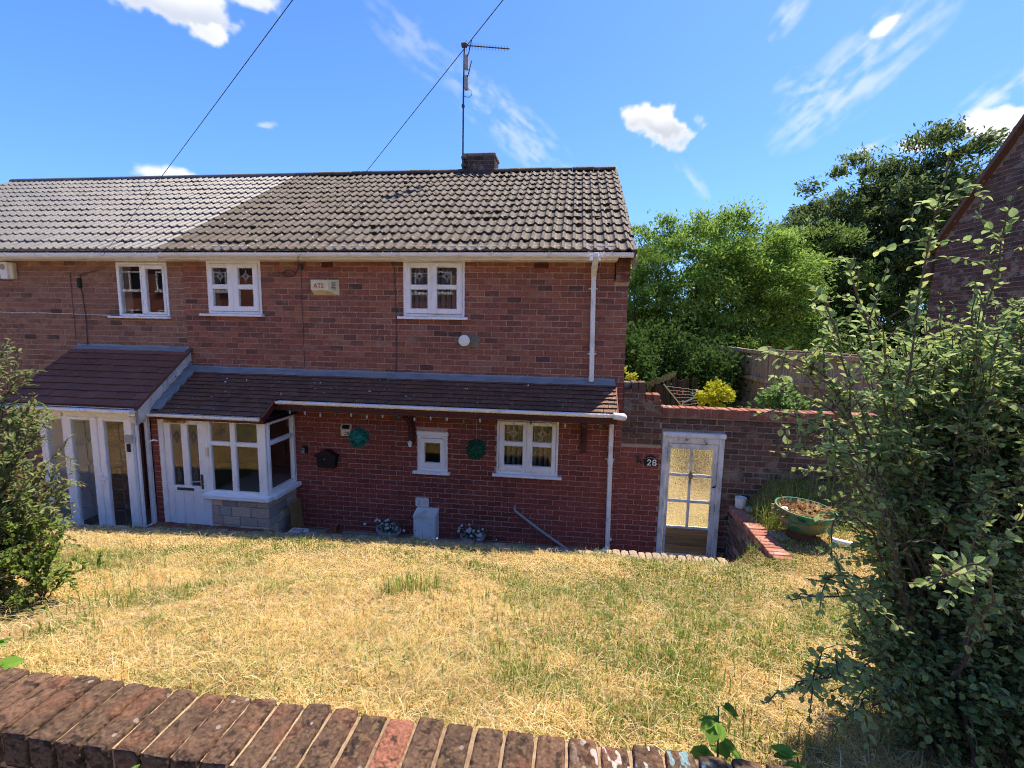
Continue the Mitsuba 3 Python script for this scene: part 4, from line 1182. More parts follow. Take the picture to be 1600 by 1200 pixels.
# string of lantern lights under the canopy gutter
sl = thing('string_lights', 'string of tiny lantern lights hanging along the canopy fascia', 'string lights')
xl = np.arange(-4.18, .60, .243)
wy = [(x, -.60, 2.155 + .012 * math.sin(i * 2.1)) for i, x in enumerate(xl)]
part(sl, 'cable', tube([(x, -.60, 2.165) for x in np.linspace(-4.3, .6, 40)], .003, 4), 'wire_black')
for i, (x, y, z) in enumerate(wy):
    zz = z - .02 - (.012 if i % 3 else 0)
    if i % 4 == 3:
        m_, c_ = 'lantern_teal', (.02, .12, .10)
    elif i % 4 == 1 and x > -1.3 and x < -.1 or x > .1:
        m_, c_ = 'lantern_black', (.02, .02, .02)
    else:
        m_, c_ = 'lantern_white', (.36, .36, .33)
    if m_ not in scene:
        bsdf(m_, c_, .4, .5)
    part(sl, 'lantern', [lathe([(0, 0), (.011, .003), (.015, .036), (.019, .039), (.008, .052), (.003, .060), (0, .061)], (x, y, zz - .055), 8)], m_)


# ------------------------------------------------------------------ leaves
def leaf_template(kind):
    """unit leaf along +x, its face up (+z), length 1."""
    if kind == 'round':
        t = np.array([0, .18, .45, .75, 1.0])
        w = np.array([.02, .26, .36, .27, .0])
    elif kind == 'lance':
        t = np.array([0, .2, .5, .8, 1.0])
        w = np.array([.01, .13, .20, .12, .0])
    else:
        t = np.array([0, .45, 1.0])
        w = np.array([.02, .30, .0])
    zc = -.10 * t * t
    c = np.stack([t, 0 * t, zc], 1)
    l = np.stack([t, w, zc + .35 * w], 1)
    r = np.stack([t, -w, zc + .35 * w], 1)
    V = np.vstack([c, l, r])
    n = len(t)
    F = []
    for i in range(n - 1):
        F += [[i, i + 1, n + i + 1], [i, n + i + 1, n + i], [i + 1, i, 2 * n + i], [i + 1, 2 * n + i, 2 * n + i + 1]]
    F = [f for f in F if len({tuple(np.round(V[k], 6)) for k in f}) == 3]
    return V, np.array(F)


LT = {k: leaf_template(k) for k in ('round', 'lance', 'diamond')}


def leaves(kind, pos, dirs, ups, size, cols):
    """many leaves as one mesh (V, F, C)."""
    tv, tf = LT[kind]
    pos, dirs, ups = (np.asarray(a, float) for a in (pos, dirs, ups))
    x = dirs / (np.linalg.norm(dirs, axis=1, keepdims=True) + 1e-9)
    y = np.cross(ups, x)
    y /= np.linalg.norm(y, axis=1, keepdims=True) + 1e-9
    z = np.cross(x, y)
    s = np.asarray(size)[:, None, None]
    V = pos[:, None] + s * (tv[None, :, :1] * x[:, None] + tv[None, :, 1:2] * y[:, None] + tv[None, :, 2:] * z[:, None])
    F = tf[None] + (np.arange(len(pos)) * len(tv))[:, None, None]
    C = np.repeat(np.asarray(cols), len(tv), 0)
    return V.reshape(-1, 3), F.reshape(-1, 3), C


def rand_dirs(g, n):
    d = g.normal(size=(n, 3))
    return d / np.linalg.norm(d, axis=1, keepdims=True)


def tree(name, label, group, base, trunk_h, lobes, n, size, cols, seed, kind='diamond', mat='leaf_matt', clump=0.45, fill=0.25, trunk_r=.22, bark=(.06, .05, .04)):
    g = np.random.default_rng(seed)
    k = thing(name, label, 'tree', group)
    base = np.array(base, float)
    lobes = [(np.array(c, float), np.array(r, float)) for c, r in lobes]
    vol = np.array([r.prod() ** (2 / 3) for _, r in lobes])
    ncl = max(60, n // 200)
    cc, cn = [], []
    for (c, r), q in zip(lobes, np.round(ncl * vol / vol.sum()).astype(int)):
        d = rand_dirs(g, q)
        rad = np.where(g.random(q) < fill, g.uniform(.35, .8, q), g.uniform(.80, 1.04, q))
        cc.append(c + d * r * rad[:, None])
        cn.append(d)
    cc, cn = np.vstack(cc), np.vstack(cn)
    per = int(n / len(cc))
    idx = np.repeat(np.arange(len(cc)), per)
    sz = clump * g.uniform(.6, 1.35, len(cc))
    p = cc[idx] + g.normal(0, 1, (len(idx), 3)) * (sz[idx, None] * np.array([.55, .55, .32]))
    out = cn[idx] + g.normal(0, .6, (len(idx), 3))
    out[:, 2] -= .25
    up = np.tile([0, 0, 1.0], (len(idx), 1)) + .5 * cn[idx] + g.normal(0, .55, (len(idx), 3))
    ct = np.clip(g.normal(.5, .22, len(cc))[idx] + g.normal(0, .15, len(idx)), 0, 1)[:, None]
    C = np.array(cols[0]) * (1 - ct) + np.array(cols[1]) * ct
    V, F, C = leaves(kind, p, out, up, size * g.uniform(.6, 1.3, len(idx)), C)
    tr = [tube([base, base + [g.normal(0, .1), 0, trunk_h * .5], base + [g.normal(0, .15), 0, trunk_h]], [trunk_r, trunk_r * .8, trunk_r * .65], 9)]
    top = base + [0, 0, trunk_h]
    for c, r in lobes:
        for _ in range(4):
            e = c + rand_dirs(g, 1)[0] * r * .8
            m = (top + e) / 2 + g.normal(0, .25, 3) * r.mean() * .3
            tr.append(tube([top - [0, 0, .2], m, e], [trunk_r * .45, trunk_r * .25, trunk_r * .06], 6))
    tm_ = cat(tr)
    part(k, 'trunk', tm_, 'bark', color=vcol(tm_, bark))
    part(k, 'crown', (V, F), mat, color=C)
    return k


# ------------------------------------------------------------------ garden wall with the gate door
gw = thing('garden_wall', 'old brick garden wall with red brick-on-edge coping joining the house to the right', 'wall')
gh = [(1.40, 2.285, -.3, 1.935)]
part(gw, 'core', [wall_slab(.79, 1.38, -.3, 2.22, [], .012, .2), wall_slab(1.38, 9.0, -.3, 2.20, gh, .012, .2), box(.8, 1.12, .012, .2, 2.2, 2.56), box(1.1, 1.35, .012, .2, 2.2, 2.40)], 'mortar_grey')
pg = bricks(frame((0, .005, 0), (1, 0, 0), (0, -1, 0)), .80, 1.40, -.05, 1.72, (), .0824, .231, joint=.009, seed=61, tone=lambda x, z, g: g.uniform(.2, .7), rough=.002)
emit(gw + '__painted_section', 'brick', [], 'brick_painted')
part(gw, 'painted_section', box(.80, 1.39, .0105, .0118, -.1, 1.72), 'mortar_painted', label='part of the wall painted dark red')
for v, f, uv in pg:
    part(gw + '__painted_section', 'brick', (v, f), 'brick_painted', uv=uv)
wt = lambda x, z, g: np.clip(g.beta(2, 2.2), 0, 1)  # noqa: E731
pg = bricks(frame((0, .001, 0), (1, 0, 0), (0, -1, 0)), .80, 1.38, 1.73, 2.56, [(1.12, 2, 2.40, 3)], .086, .225, seed=62, tone=wt, rough=.0025, chamfer=.007, joint=.013)
pg += bricks(frame((0, .001, 0), (1, 0, 0), (0, -1, 0)), 1.38, 9.0, -.07, 2.16, gh, .0855, .225, seed=63, tone=wt, rough=.003, chamfer=.008, joint=.014)
emit(gw, 'brick', pg, 'brick_weathered', 280, 'remaining_bricks')
for v, f, uv in brick_on_edge(frame((0, 0, 0), (1, 0, 0), (0, -1, 0)), 1.37, 9.0, 2.165, 2.305, -.20, .03, .088, .012, 64, lambda i, a, g: g.uniform(.1, .7) if g.random() > .1 else 0):
    part(gw, 'coping_brick', (v, f), 'brick_coping_red', uv=uv)
part(gw, 'coping_mortar', box(1.37, 9.0, -.02, .19, 2.15, 2.288), 'mortar_grey')
for x0, x1, zt in ((.80, 1.125, 2.665), (1.125, 1.365, 2.49)):
    for v, f, uv in brick_on_edge(frame((0, 0, 0), (1, 0, 0), (0, -1, 0)), x0, x1, zt - .115, zt, -.2, .02, .108, .014, 65, lambda i, a, g: g.uniform(0, .6)):
        part(gw, 'step_brick', (v, f), 'brick_weathered' if int(x0 * 10) % 2 == 0 else 'brick_coping_red', uv=uv)
# gate door
gd = thing('gate_door', 'peeling white glazed door in the garden wall with rippled yellow-lit panes and a wooden plank bottom', 'door')
part(gd, 'door_frame', [cbox(1.40, 1.475, -.03, .09, -.05, 1.865, .006), cbox(2.21, 2.285, -.03, .09, -.05, 1.865, .006), cbox(1.475, 2.21, -.022, .09, 1.775, 1.862, .006), cbox(1.395, 2.295, -.055, .09, 1.868, 1.94, .008)], 'paint_peeling')
lf = part(gd, 'leaf', [cbox(1.485, 1.525, -.012, .035, .02, 1.765, .005), cbox(2.14, 2.205, -.012, .035, .02, 1.765, .005), cbox(1.525, 2.14, -.012, .035, 1.69, 1.765, .005), cbox(1.525, 2.14, -.010, .035, .445, .475, .004), cbox(1.525, 2.14, -.012, .035, .015, .04, .003)], 'paint_peeling')
part(lf, 'glazing_bar', [cbox(1.812, 1.848, -.018, .03, .475, 1.69, .006), cbox(1.525, 1.812, -.022, .03, 1.268, 1.305, .008), cbox(1.848, 2.14, -.022, .03, 1.262, 1.299, .008), cbox(1.525, 1.812, -.022, .03, .862, .90, .008), cbox(1.848, 2.14, -.022, .03, .858, .896, .008)], 'paint_peeling')
for i, (x0, x1) in enumerate(((1.525, 1.812), (1.848, 2.14))):
    for j, (z0, z1) in enumerate(((.475, .86), (.90, 1.265), (1.303, 1.69))):
        nx, nz = 96, 124
        gx_, gz_ = np.meshgrid(np.linspace(x0 + .002, x1 - .002, nx), np.linspace(z0 + .002, z1 - .002, nz), indexing='ij')
        q = np.stack([gx_ * 105 + i * 9, gz_ * 70 + j * 5, 0 * gx_], -1)
        h1 = (meshkit.fbm(q, 2, 3 + i) - .5) * .0085
        A = np.stack([gx_, .006 + h1, gz_], -1)
        B = np.stack([gx_, .011 + 0 * h1, gz_], -1)
        va, fa = grid(A)
        vb, fb = grid(B)
        n_ = nx * nz
        id_ = np.arange(n_).reshape(nx, nz)
        bd = np.concatenate([id_[:, 0], id_[-1, 1:], id_[::-1, -1][1:], id_[0, ::-1][1:]])
        sd = quads(np.stack([bd[:-1], bd[1:], bd[1:] + n_, bd[:-1] + n_], 1))
        m = trimesh.Trimesh(np.vstack([va, vb]), np.vstack([fa, fb[:, ::-1] + n_, sd]), process=False)
        trimesh.repair.fix_normals(m)
        part(lf, 'pane', tm(m), 'glass_solid', smooth=40)
g = np.random.default_rng(66)
for i in range(3):
    v, f = cbox(1.526, 2.139, -.004 - .003 * i, .03, .04 + i * .135, .04 + i * .135 + .131, .006)
    part(lf, 'plank', (v, f), 'timber_brown', uv=np.tile([[g.random(), g.random()]], (len(v), 1)))
part(lf, 'knocker', [lathe([(0, -.05), (.02, -.045), (.035, 0), (.02, .05), (.008, .075), (0, .08)], (1.83, -.03, 1.285), 12), tube([(1.83, -.035, 1.24), (1.815, -.04, 1.2), (1.812, -.035, 1.17)], .012, 6)], 'brass', smooth=40)
part(lf, 'latch', [cbox(2.155, 2.19, -.02, -.011, 1.115, 1.135, .003), tube([(2.175, -.015, 1.13), (2.18, -.05, 1.13), (2.185, -.05, 1.165)], .007, 6)], 'black_paint')
part(lf, 'hinge_stain', [cbox(2.135, 2.15, -.016, -.010, .60 + .05 * i, .62 + .05 * i, .003) for i in range(5)], 'black_rubber')

# ------------------------------------------------------------------ low retaining wall beside the sunken gate path
rw = thing('retaining_wall', 'low brick retaining wall with pale red brick coping beside the gate door', 'wall')
part(rw, 'core', box(2.425, 2.60, -1.62, 0.0, -.2, .80), 'mortar_grey')
RWF = frame((2.415, 0, 0), (0, 1, 0), (-1, 0, 0))
emit(rw, 'brick', bricks(RWF, -1.62, -.02, -.04, .775, (), .0825, .225, seed=71, tone=lambda x, z, g: g.uniform(.1, .9), rough=.006, chamfer=.008, joint=.013), 'brick_weathered', 200)
for v, f, uv in brick_on_edge(frame((0, 0, 0), (0, 1, 0), (-1, 0, 0)), -1.66, -.03, .775, .875, -2.615, -2.395, .088, .012, 72, lambda i, a, g: g.uniform(.55, 1.0), wob=.004):
    part(rw, 'coping_brick', (v, f), 'brick_coping_red', uv=uv)
# stone and brick edging along the lawn
ed = thing('lawn_edging', 'row of rough edging stones and bricks between the lawn and the house path', 'edging')
part(ed, 'footing', grid(np.stack([np.stack([np.linspace(-8, 2.38, 80), lawn_edge(np.linspace(-8, 2.38, 80)) + o_, (lawn_z(np.linspace(-8, 2.38, 80), lawn_edge(np.linspace(-8, 2.38, 80)), False) - .03) * q_], -1) for o_, q_ in ((.0, 1.0), (.075, 1.0), (.085, 0.0))], 0)), 'mortar_grey')
g = np.random.default_rng(73)
x = -8.0
while x < 2.02:
    brick = x > .45
    w = g.uniform(.085, .12) if brick else g.uniform(.12, .24)
    e = float(lawn_edge(x + w / 2))
    z = float(lawn_z(x + w / 2, e, False))
    m = trimesh.creation.box((w - .012, .11 if not brick else .20, .12))
    m = m.subdivide().subdivide()
    v = np.array(m.vertices)
    amp = .006 if brick else .016
    v = v * (1 - .10 * (np.abs(v / [(w / 2), .055, .06]).min(1, keepdims=True))) + g.normal(0, 1, 3) * 0
    v += amp * (np.stack([meshkit.fbm(v * 22 + x * 7 + k_ * 13, 2, 3) for k_ in range(3)], -1) - .5) * 2
    v = v @ rotz(g.normal(0, .08)).T @ rotx(g.normal(0, .06)).T
    v += [x + w / 2, e + .05 + (.02 if brick else 0), z - .045 + g.normal(0, .008)]
    t = g.uniform(.0, .7) if not brick else g.uniform(.45, .8)
    part(ed, 'brick' if brick else 'stone', (v, np.array(m.faces)), 'stone_edging', uv=np.tile([[t, g.random()]], (len(v), 1)), smooth=False)
    x += w

# ------------------------------------------------------------------ front boundary wall close to the camera
fw = thing('boundary_wall', 'dark lichen-stained brick boundary wall with brick-on-edge coping in the foreground', 'wall')
part(fw, 'core', [box(-6, 6, -6.105, -5.915, 1.2, 2.20), box(-6, 6, -6.112, -5.908, 2.18, 2.287)], 'mortar_pale')


def worn_brick(x0, x1, y0, y1, z0, z1, g, amp=.0042):
    m = trimesh.creation.box((x1 - x0, y1 - y0, z1 - z0))
    for _ in range(3):
        m = m.subdivide()
    v = np.array(m.vertices)
    h = np.array([x1 - x0, y1 - y0, z1 - z0]) / 2
    r = .009
    q = np.clip(v, -(h - r), h - r)
    d = v - q
    L = np.linalg.norm(d, axis=1, keepdims=True)
    v = np.where(L > 1e-9, q + d / np.maximum(L, 1e-9) * r, v)
    v = v + (np.array([(x0 + x1) / 2, (y0 + y1) / 2, (z0 + z1) / 2]))
    n_ = np.stack([meshkit.fbm(v * 70 + k_ * 17, 3, 5) for k_ in range(3)], -1) - .5
    return v + n_ * amp * 2, np.array(m.faces)


g = np.random.default_rng(81)
pitch_ = .0906
n0 = -24
for i in range(n0, 24):
    a = i * pitch_ + .0295
    red = -.60 < a < -.50
    t = 1.0 if red else float(np.clip(g.beta(2, 2) * .62, 0, .62))
    dz, dy = g.normal(0, .0025), g.normal(0, .003)
    v, f = worn_brick(a, a + pitch_ - g.uniform(.008, .012), -6.128 + dy, -5.898 + g.normal(0, .004), 2.19, 2.30 + dz, g)
    v[:, 2] += (v[:, 1] + 6.01) * g.normal(0, .012)
    part(fw, 'coping_brick', (v, f), 'brick_lichen', uv=np.tile([[t, g.random()]], (len(v), 1)), smooth=True, label='bright red replacement brick' if red else None)
for fr in (frame((0, -6.118, 0), (1, 0, 0), (0, -1, 0)),):
    for v, f, uv in bricks(fr, -2.4, 2.2, 1.83, 2.18, (), .0865, .228, seed=82, tone=lambda x, z, g: g.uniform(0, .5), chamfer=.008, rough=.003):
        part(fw, 'brick', (v, f), 'brick_lichen', uv=uv)

# ------------------------------------------------------------------ planters, cardboard, bowl
def flower_pot(label, cx, cy, tilt, seed):
    g = np.random.default_rng(seed)
    k = thing('flower_pot', label, 'flower pot')
    bowl = lathe([(0, 0), (.13, 0), (.185, .15), (.20, .155), (.20, .175), (.18, .175), (.17, .14), (0, .13)], (0, 0, 0), 26)
    Rm = roty(tilt)
    part(k, 'bowl', xf(bowl, Rm, (cx, cy, .02)), 'grey_plastic', smooth=40)
    n = 90
    p = np.stack([g.normal(0, .10, n), g.normal(0, .08, n), .15 + np.abs(g.normal(0, .06, n))], 1)
    V, F, C = leaves('round', p, g.normal(0, 1, (n, 3)) + [0, 0, .6], g.normal(0, 1, (n, 3)) + [0, 0, 1], g.uniform(.03, .055, n), np.array([.05, .10, .03]) * g.uniform(.6, 1.4, (n, 1)))
    part(k, 'foliage', xf((V, F), Rm, (cx, cy, .02)), 'leaf_matt', color=C)
    for _ in range(22):
        c = np.array([g.normal(0, .12), g.normal(-.03, .07), g.uniform(.19, .31)])
        nrm = np.array([g.normal(0, .5), -.8, g.uniform(.1, .8)])
        d = np.cross(nrm, g.normal(0, 1, 3))
        ms, cs = [], []
        for a in range(5):
            an = a * 2 * math.pi / 5
            e = np.cross(nrm / np.linalg.norm(nrm), d / np.linalg.norm(d))
            dd = math.cos(an) * d / np.linalg.norm(d) + math.sin(an) * e
            v, f, c_ = leaves('round', [c], [dd], [nrm], [.026], [[.75, .75, .76]])
            ms.append((v, f))
            cs.append(c_)
        part(k, 'flower', xf(cat(ms), Rm, (cx, cy, .02)), 'leaf_matt', color=np.vstack(cs))


flower_pot('grey bowl of white flowers on the path left of the meter box', -2.84, -.22, .18, 91)
flower_pot('grey bowl of white flowers on the path right of the meter box', -1.43, -.22, -.03, 92)
cbd = thing('cardboard_sheet', 'brown cardboard sheet leaning on the stone base of the bay window', 'cardboard')
add(cbd, xf(cbox(0, .012, -.36, .0, 0, .52, .003), roty(-.10) @ rotz(.12), (-4.34, -.10, .05)), 'cardboard')
wb = thing('white_box', 'small white slotted box on the path beside the cardboard sheet', 'box')
part(wb, 'body', cbox(-4.30, -4.03, -.62, -.45, 0.0, .215, .012), 'meter_white')
part(wb, 'slot', [cbox(-4.25 + i * .07, -4.20 + i * .07, -.60, -.50, .213, .218, .002) for i in range(3)], 'grey_plastic')
db = thing('terracotta_shard', 'red terracotta pot lying on the path between white box and left flower bowl', 'pot')
add(db, xf(lathe([(.05, 0), (.09, .17), (.10, .17), (.10, .20), (.085, .20), (.04, .01)], (0, 0, 0), 18), roty(1.3), (-3.80, -.3, .09)), 'terracotta', smooth=40)

bw = thing('garden_bowl', 'chipped green enamel garden bowl full of dry weeds standing beside the low retaining wall', 'planter')
BX, BY, BZ = 2.98, -1.0, .93
prof = [(0, .0), (.12, .0), (.15, .03), (.24, .09), (.30, .18), (.325, .27), (.335, .31), (.345, .315), (.345, .33), (.325, .33), (.315, .30), (.28, .23), (0, .22)]
part(bw, 'bowl', xf(lathe(prof, (0, 0, 0), 44), rotx(.04) @ roty(.05), (BX, BY, BZ)), 'enamel_green', smooth=30)
part(bw, 'foot', lathe([(0, -.07), (.17, -.07), (.16, .0), (.14, .04), (0, .04)], (BX, BY, BZ), 26), 'rust_dark', smooth=30)
g = np.random.default_rng(95)
n = 900
th, rr = g.uniform(0, 2 * math.pi, n), .30 * np.sqrt(g.random(n))
p = np.stack([BX + rr * np.cos(th), BY + rr * np.sin(th), BZ + .24 + .06 * g.random(n)], 1)
d = g.normal(0, 1, (n, 3)) * [1, 1, .35] + [0, 0, .2]
V, F, C = leaves('lance', p, d, g.normal(0, .5, (n, 3)) + [0, 0, 1], g.uniform(.05, .13, n), np.array([.42, .30, .15]) * g.uniform(.5, 1.3, (n, 1)))
part(bw, 'dry_weeds', (V, F), 'grass_blade', color=C)
n = 130
p = np.stack([BX - .12 + g.normal(0, .06, n), BY + .1 + g.normal(0, .06, n), BZ + .26 + .0 * g.random(n)], 1)
V, F, C = leaves('lance', p, g.normal(0, .45, (n, 3)) + [-.1, 0, 1], g.normal(0, 1, (n, 3)), g.uniform(.05, .13, n), np.array([.34, .20, .11]) * g.uniform(.5, 1.3, (n, 1)))
part(bw, 'dead_stems', (V, F), 'grass_blade', color=C)
part(bw, 'white_stone', xf(tm(trimesh.creation.icosphere(2, 1)), np.diag([.06, .05, .03]), (BX - .22, BY - .02, BZ + .30)), 'white_paint', smooth=True)
sb = thing('paving_slab', 'grey paving slab tilted under the green garden bowl', 'slab')
add(sb, xf(cbox(-.28, .28, -.25, .25, -.02, .025, .008), rotz(.4) @ rotx(.05), (BX - .03, BY - .05, BZ - .09)), 'concrete')
wp = thing('white_pipe', 'short length of white pipe lying on the ground right of the green bowl', 'pipe')
add(wp, tube([(3.27, -1.15, .915), (3.50, -1.28, .92)], .035, 14), 'white_plastic', smooth=40)
wm = thing('white_mug', 'white pot standing on the coping next to the gate door', 'pot')
add(wm, lathe([(0, 0), (.055, 0), (.07, .02), (.075, .13), (.078, .16), (.072, .16), (.066, .03), (0, .02)], (2.53, -.13, .875), 20), 'white_plastic', smooth=40)
gs_ = thing('grey_stone', 'small grey stone beside the white pot on the coping', 'stone')
add(gs_, xf(tm(trimesh.creation.icosphere(2, 1)), np.diag([.055, .07, .045]) @ rotz(.5), (2.60, -.28, .91)), 'concrete', smooth=True)
cs_ = thing('white_debris', 'piece of white litter lying in the shaded gate path', 'litter')
add(cs_, xf(cbox(-.05, .05, -.02, .02, 0, .01, .003), rotz(.3), (2.16, -.75, .01)), 'white_plastic')

# hanging foliage balls
for label, cx, cz, seed in (('teal artificial foliage ball hanging in front of the number light', -3.14, 1.74, 101), ('darker green artificial foliage ball hanging between the two ground floor windows', -1.335, 1.655, 102)):
    k = thing('foliage_ball', label, 'decoration')
    g = np.random.default_rng(seed)
    n = 1000
    d = rand_dirs(g, n)
    c0 = np.array([cx, -.50, cz])
    lf_ = leaves('diamond', c0 + d * g.uniform(.105, .145, (n, 1)), d + g.normal(0, .8, (n, 3)), d + g.normal(0, .7, (n, 3)), g.uniform(.022, .038, n),
                 (np.array([.04, .27, .20]) if seed == 101 else np.array([.03, .14, .08])) * g.uniform(.15, 1.7, (n, 1)))
    part(k, 'ball', (lf_[0], lf_[1]), 'leaf_matt', color=lf_[2])
    core = xf(tm(trimesh.creation.icosphere(3, .11)), None, c0)
    part(k, 'core', core, 'bark', color=vcol(core, (.035, .20, .15) if seed == 101 else (.028, .12, .07)))
    part(k, 'cord', tube([(cx, -.50, cz + .12), (cx, -.50, 2.13)], .003, 4), 'wire_black' if seed == 101 else 'grey_plastic')

# ------------------------------------------------------------------ back garden: fence, shed, washing line, shrubs
fn = thing('garden_fence', 'grey closeboard wooden fence along the right side of the back garden', 'fence')
g = np.random.default_rng(111)
posts = [(7.0, 2.2), (6.45, 3.7), (5.92, 5.15), (5.10, 5.95), (4.9, 7.6), (4.7, 9.4)]
FH = 1.78


def fence_base(x, y):
    return float(back_z(np.array([x]), np.array([y]))[0])


for i, (px, py) in enumerate(posts):
    zb = fence_base(px, py)
    h = FH + .08 - (.12 if i > 3 else 0)
    v, f = xf(cbox(-.05, .05, -.05, .05, -.2, h, .006), rotz(.3), (px, py, zb))
    part(fn, 'post', (v, f), 'timber_grey', uv=np.tile([[.6, g.random()]], (24, 1)))
for (ax, ay), (bx, by) in zip(posts[:-1], posts[1:]):
    a, b = np.array([ax, ay, fence_base(ax, ay)]), np.array([bx, by, fence_base(bx, by)])
    L = np.linalg.norm((b - a)[:2])
    an = math.atan2(b[1] - a[1], b[0] - a[0])
    nb_ = int(L / .10)
    for j in range(nb_):
        t = (j + .5) / nb_
        c = a * (1 - t) + b * t
        w = L / nb_
        h = FH - .04 - (.14 if ay > 5.5 else 0)
        v, f = xf(cbox(-w / 2 + .002, w / 2 + .006, -.008, .008, .08, h + g.normal(0, .004), .003), rotz(an + .05), c)
        part(fn, 'board', (v, f), 'timber_grey', uv=np.tile([[g.random(), g.random()]], (24, 1)))
    for zz in (.14, .95, FH - .10):
        m = (a + b) / 2 + [0, 0, zz]
        sl_ = math.atan2(b[2] - a[2], L)
        v, f = xf(cbox(-L / 2, L / 2, .010, .075, -.05, .05, .006), rotz(an) @ roty(-sl_), m)
        part(fn, 'rail', (v, f), 'timber_grey', uv=np.tile([[.8, g.random()]], (24, 1)))
    v, f = xf(cbox(-L / 2, L / 2, -.03, .04, FH - .03, FH, .004), rotz(an), (a + b) / 2 - [0, 0, .14 if ay > 5.5 else 0])
    part(fn, 'capping', (v, f), 'timber_grey', uv=np.tile([[.9, g.random()]], (24, 1)))
sh = thing('garden_shed', 'tumbledown dark wooden shed with a tilted corrugated grey roof sheet behind the garden wall', 'shed')
sx, sy, sz = 2.35, 4.6, 1.1
for i in range(9):
    v, f = xf(cbox(-.055, .055, -.012, .012, 0, 1.05 + g.uniform(-.15, .15), .004), roty(g.normal(0, .04)), (sx - .35 + i * .12, sy, sz))
    part(sh, 'board', (v, f), 'timber_old', uv=np.tile([[g.random(), g.random()]], (24, 1)))
part(sh, 'log', tube([(sx - .2, sy - .15, sz), (sx - .25, sy - .12, sz + 1.0)], [.13, .11], 12), 'timber_old', uv=np.full((26, 2), .3))
uu = np.linspace(0, .75, 40)
rows = [np.stack([uu, 0 * uu + y_, .018 * np.sin(uu * 70)], -1) for y_ in (0, .8)]
part(sh, 'roof_sheet', xf(grid(np.stack(rows, 0)), roty(-.42) @ rotx(-.35), (sx - .55, sy - .35, sz + 1.08)), 'lead', smooth=True)
part(sh, 'crossbeam', [tube([(sx - .5, sy - .2, sz + .85), (sx + .3, sy - .5, sz + .15)], .035, 6), tube([(sx - .6, sy - .25, sz + .2), (sx - .45, sy - .25, sz + 1.0)], .04, 6)], 'timber_old', uv=np.full((28, 2), .7))
wl_ = thing('washing_line', 'rotary washing line with coloured pegs beside the yellow shrub', 'washing line')
part(wl_, 'arm', [tube([(2.02, 3.4, 2.25), (2.45, 3.4, 1.75)], .018, 6), tube([(2.45, 3.4, 1.1), (2.45, 3.4, 1.9)], .02, 6), tube([(2.45, 3.4, 1.85), (3.0, 3.55, 2.1)], .015, 6)], 'steel')
for i in range(6):
    part(wl_, 'line', tube([(2.08 + .06 * i, 3.4, 2.2 - .08 * i), (3.05 - .02 * i, 3.5, 2.10 - .05 * i)], .0035, 4), 'grey_plastic')
for i, (c_, x_) in enumerate((((.6, .10, .10), 2.3), ((.7, .2, .15), 2.42), ((.1, .3, .5), 2.62), ((.7, .2, .2), 2.75))):
    bsdf(f'peg_colour_{i}', c_, .5, .4)
    part(wl_, 'peg', cbox(x_, x_ + .025, 3.39, 3.41, 2.03, 2.12, .004), f'peg_colour_{i}')


def shrub(name, label, cat_, centre, radii, n, size, cols, seed, kind='round', mat='leaf_matt', group=None, stems=8, base=None, updir=.7):
    g = np.random.default_rng(seed)
    k = thing(name, label, cat_, group)
    centre, radii = np.array(centre, float), np.array(radii, float)
    ncl = max(12, n // 28)
    d = rand_dirs(g, ncl)
    d[:, 2] = np.abs(d[:, 2]) * np.where(g.random(ncl) < .75, 1, -1)
    cc = centre + d * radii * np.where(g.random((ncl, 1)) < .3, g.uniform(.3, .8, (ncl, 1)), g.uniform(.75, 1.1, (ncl, 1)))
    idx = np.repeat(np.arange(ncl), n // ncl)
    p = cc[idx] + g.normal(0, 1, (len(idx), 3)) * radii.mean() * .14
    dr_ = d[idx] + g.normal(0, .7, (len(idx), 3))
    up = np.array([0, 0, updir]) + d[idx] * .4 + g.normal(0, .5, (len(idx), 3))
    ct = np.clip(g.normal(.5, .25, ncl)[idx] + g.normal(0, .15, len(idx)), 0, 1)[:, None]
    V, F, C = leaves(kind, p, dr_, up, size * g.uniform(.6, 1.3, len(idx)), np.array(cols[0]) * (1 - ct) + np.array(cols[1]) * ct)
    part(k, 'foliage', (V, F), mat, color=C)
    b = np.array(base if base is not None else centre - [0, 0, radii[2]], float)
    st_ = cat([tube([b + g.normal(0, .03, 3) * [1, 1, 0], (b + c) / 2 + g.normal(0, .05, 3), c], [.012, .008, .004], 5) for c in cc[g.choice(ncl, min(stems, ncl), False)]])
    part(k, 'stem', st_, 'bark', color=vcol(st_, (.08, .06, .045)))
    return k


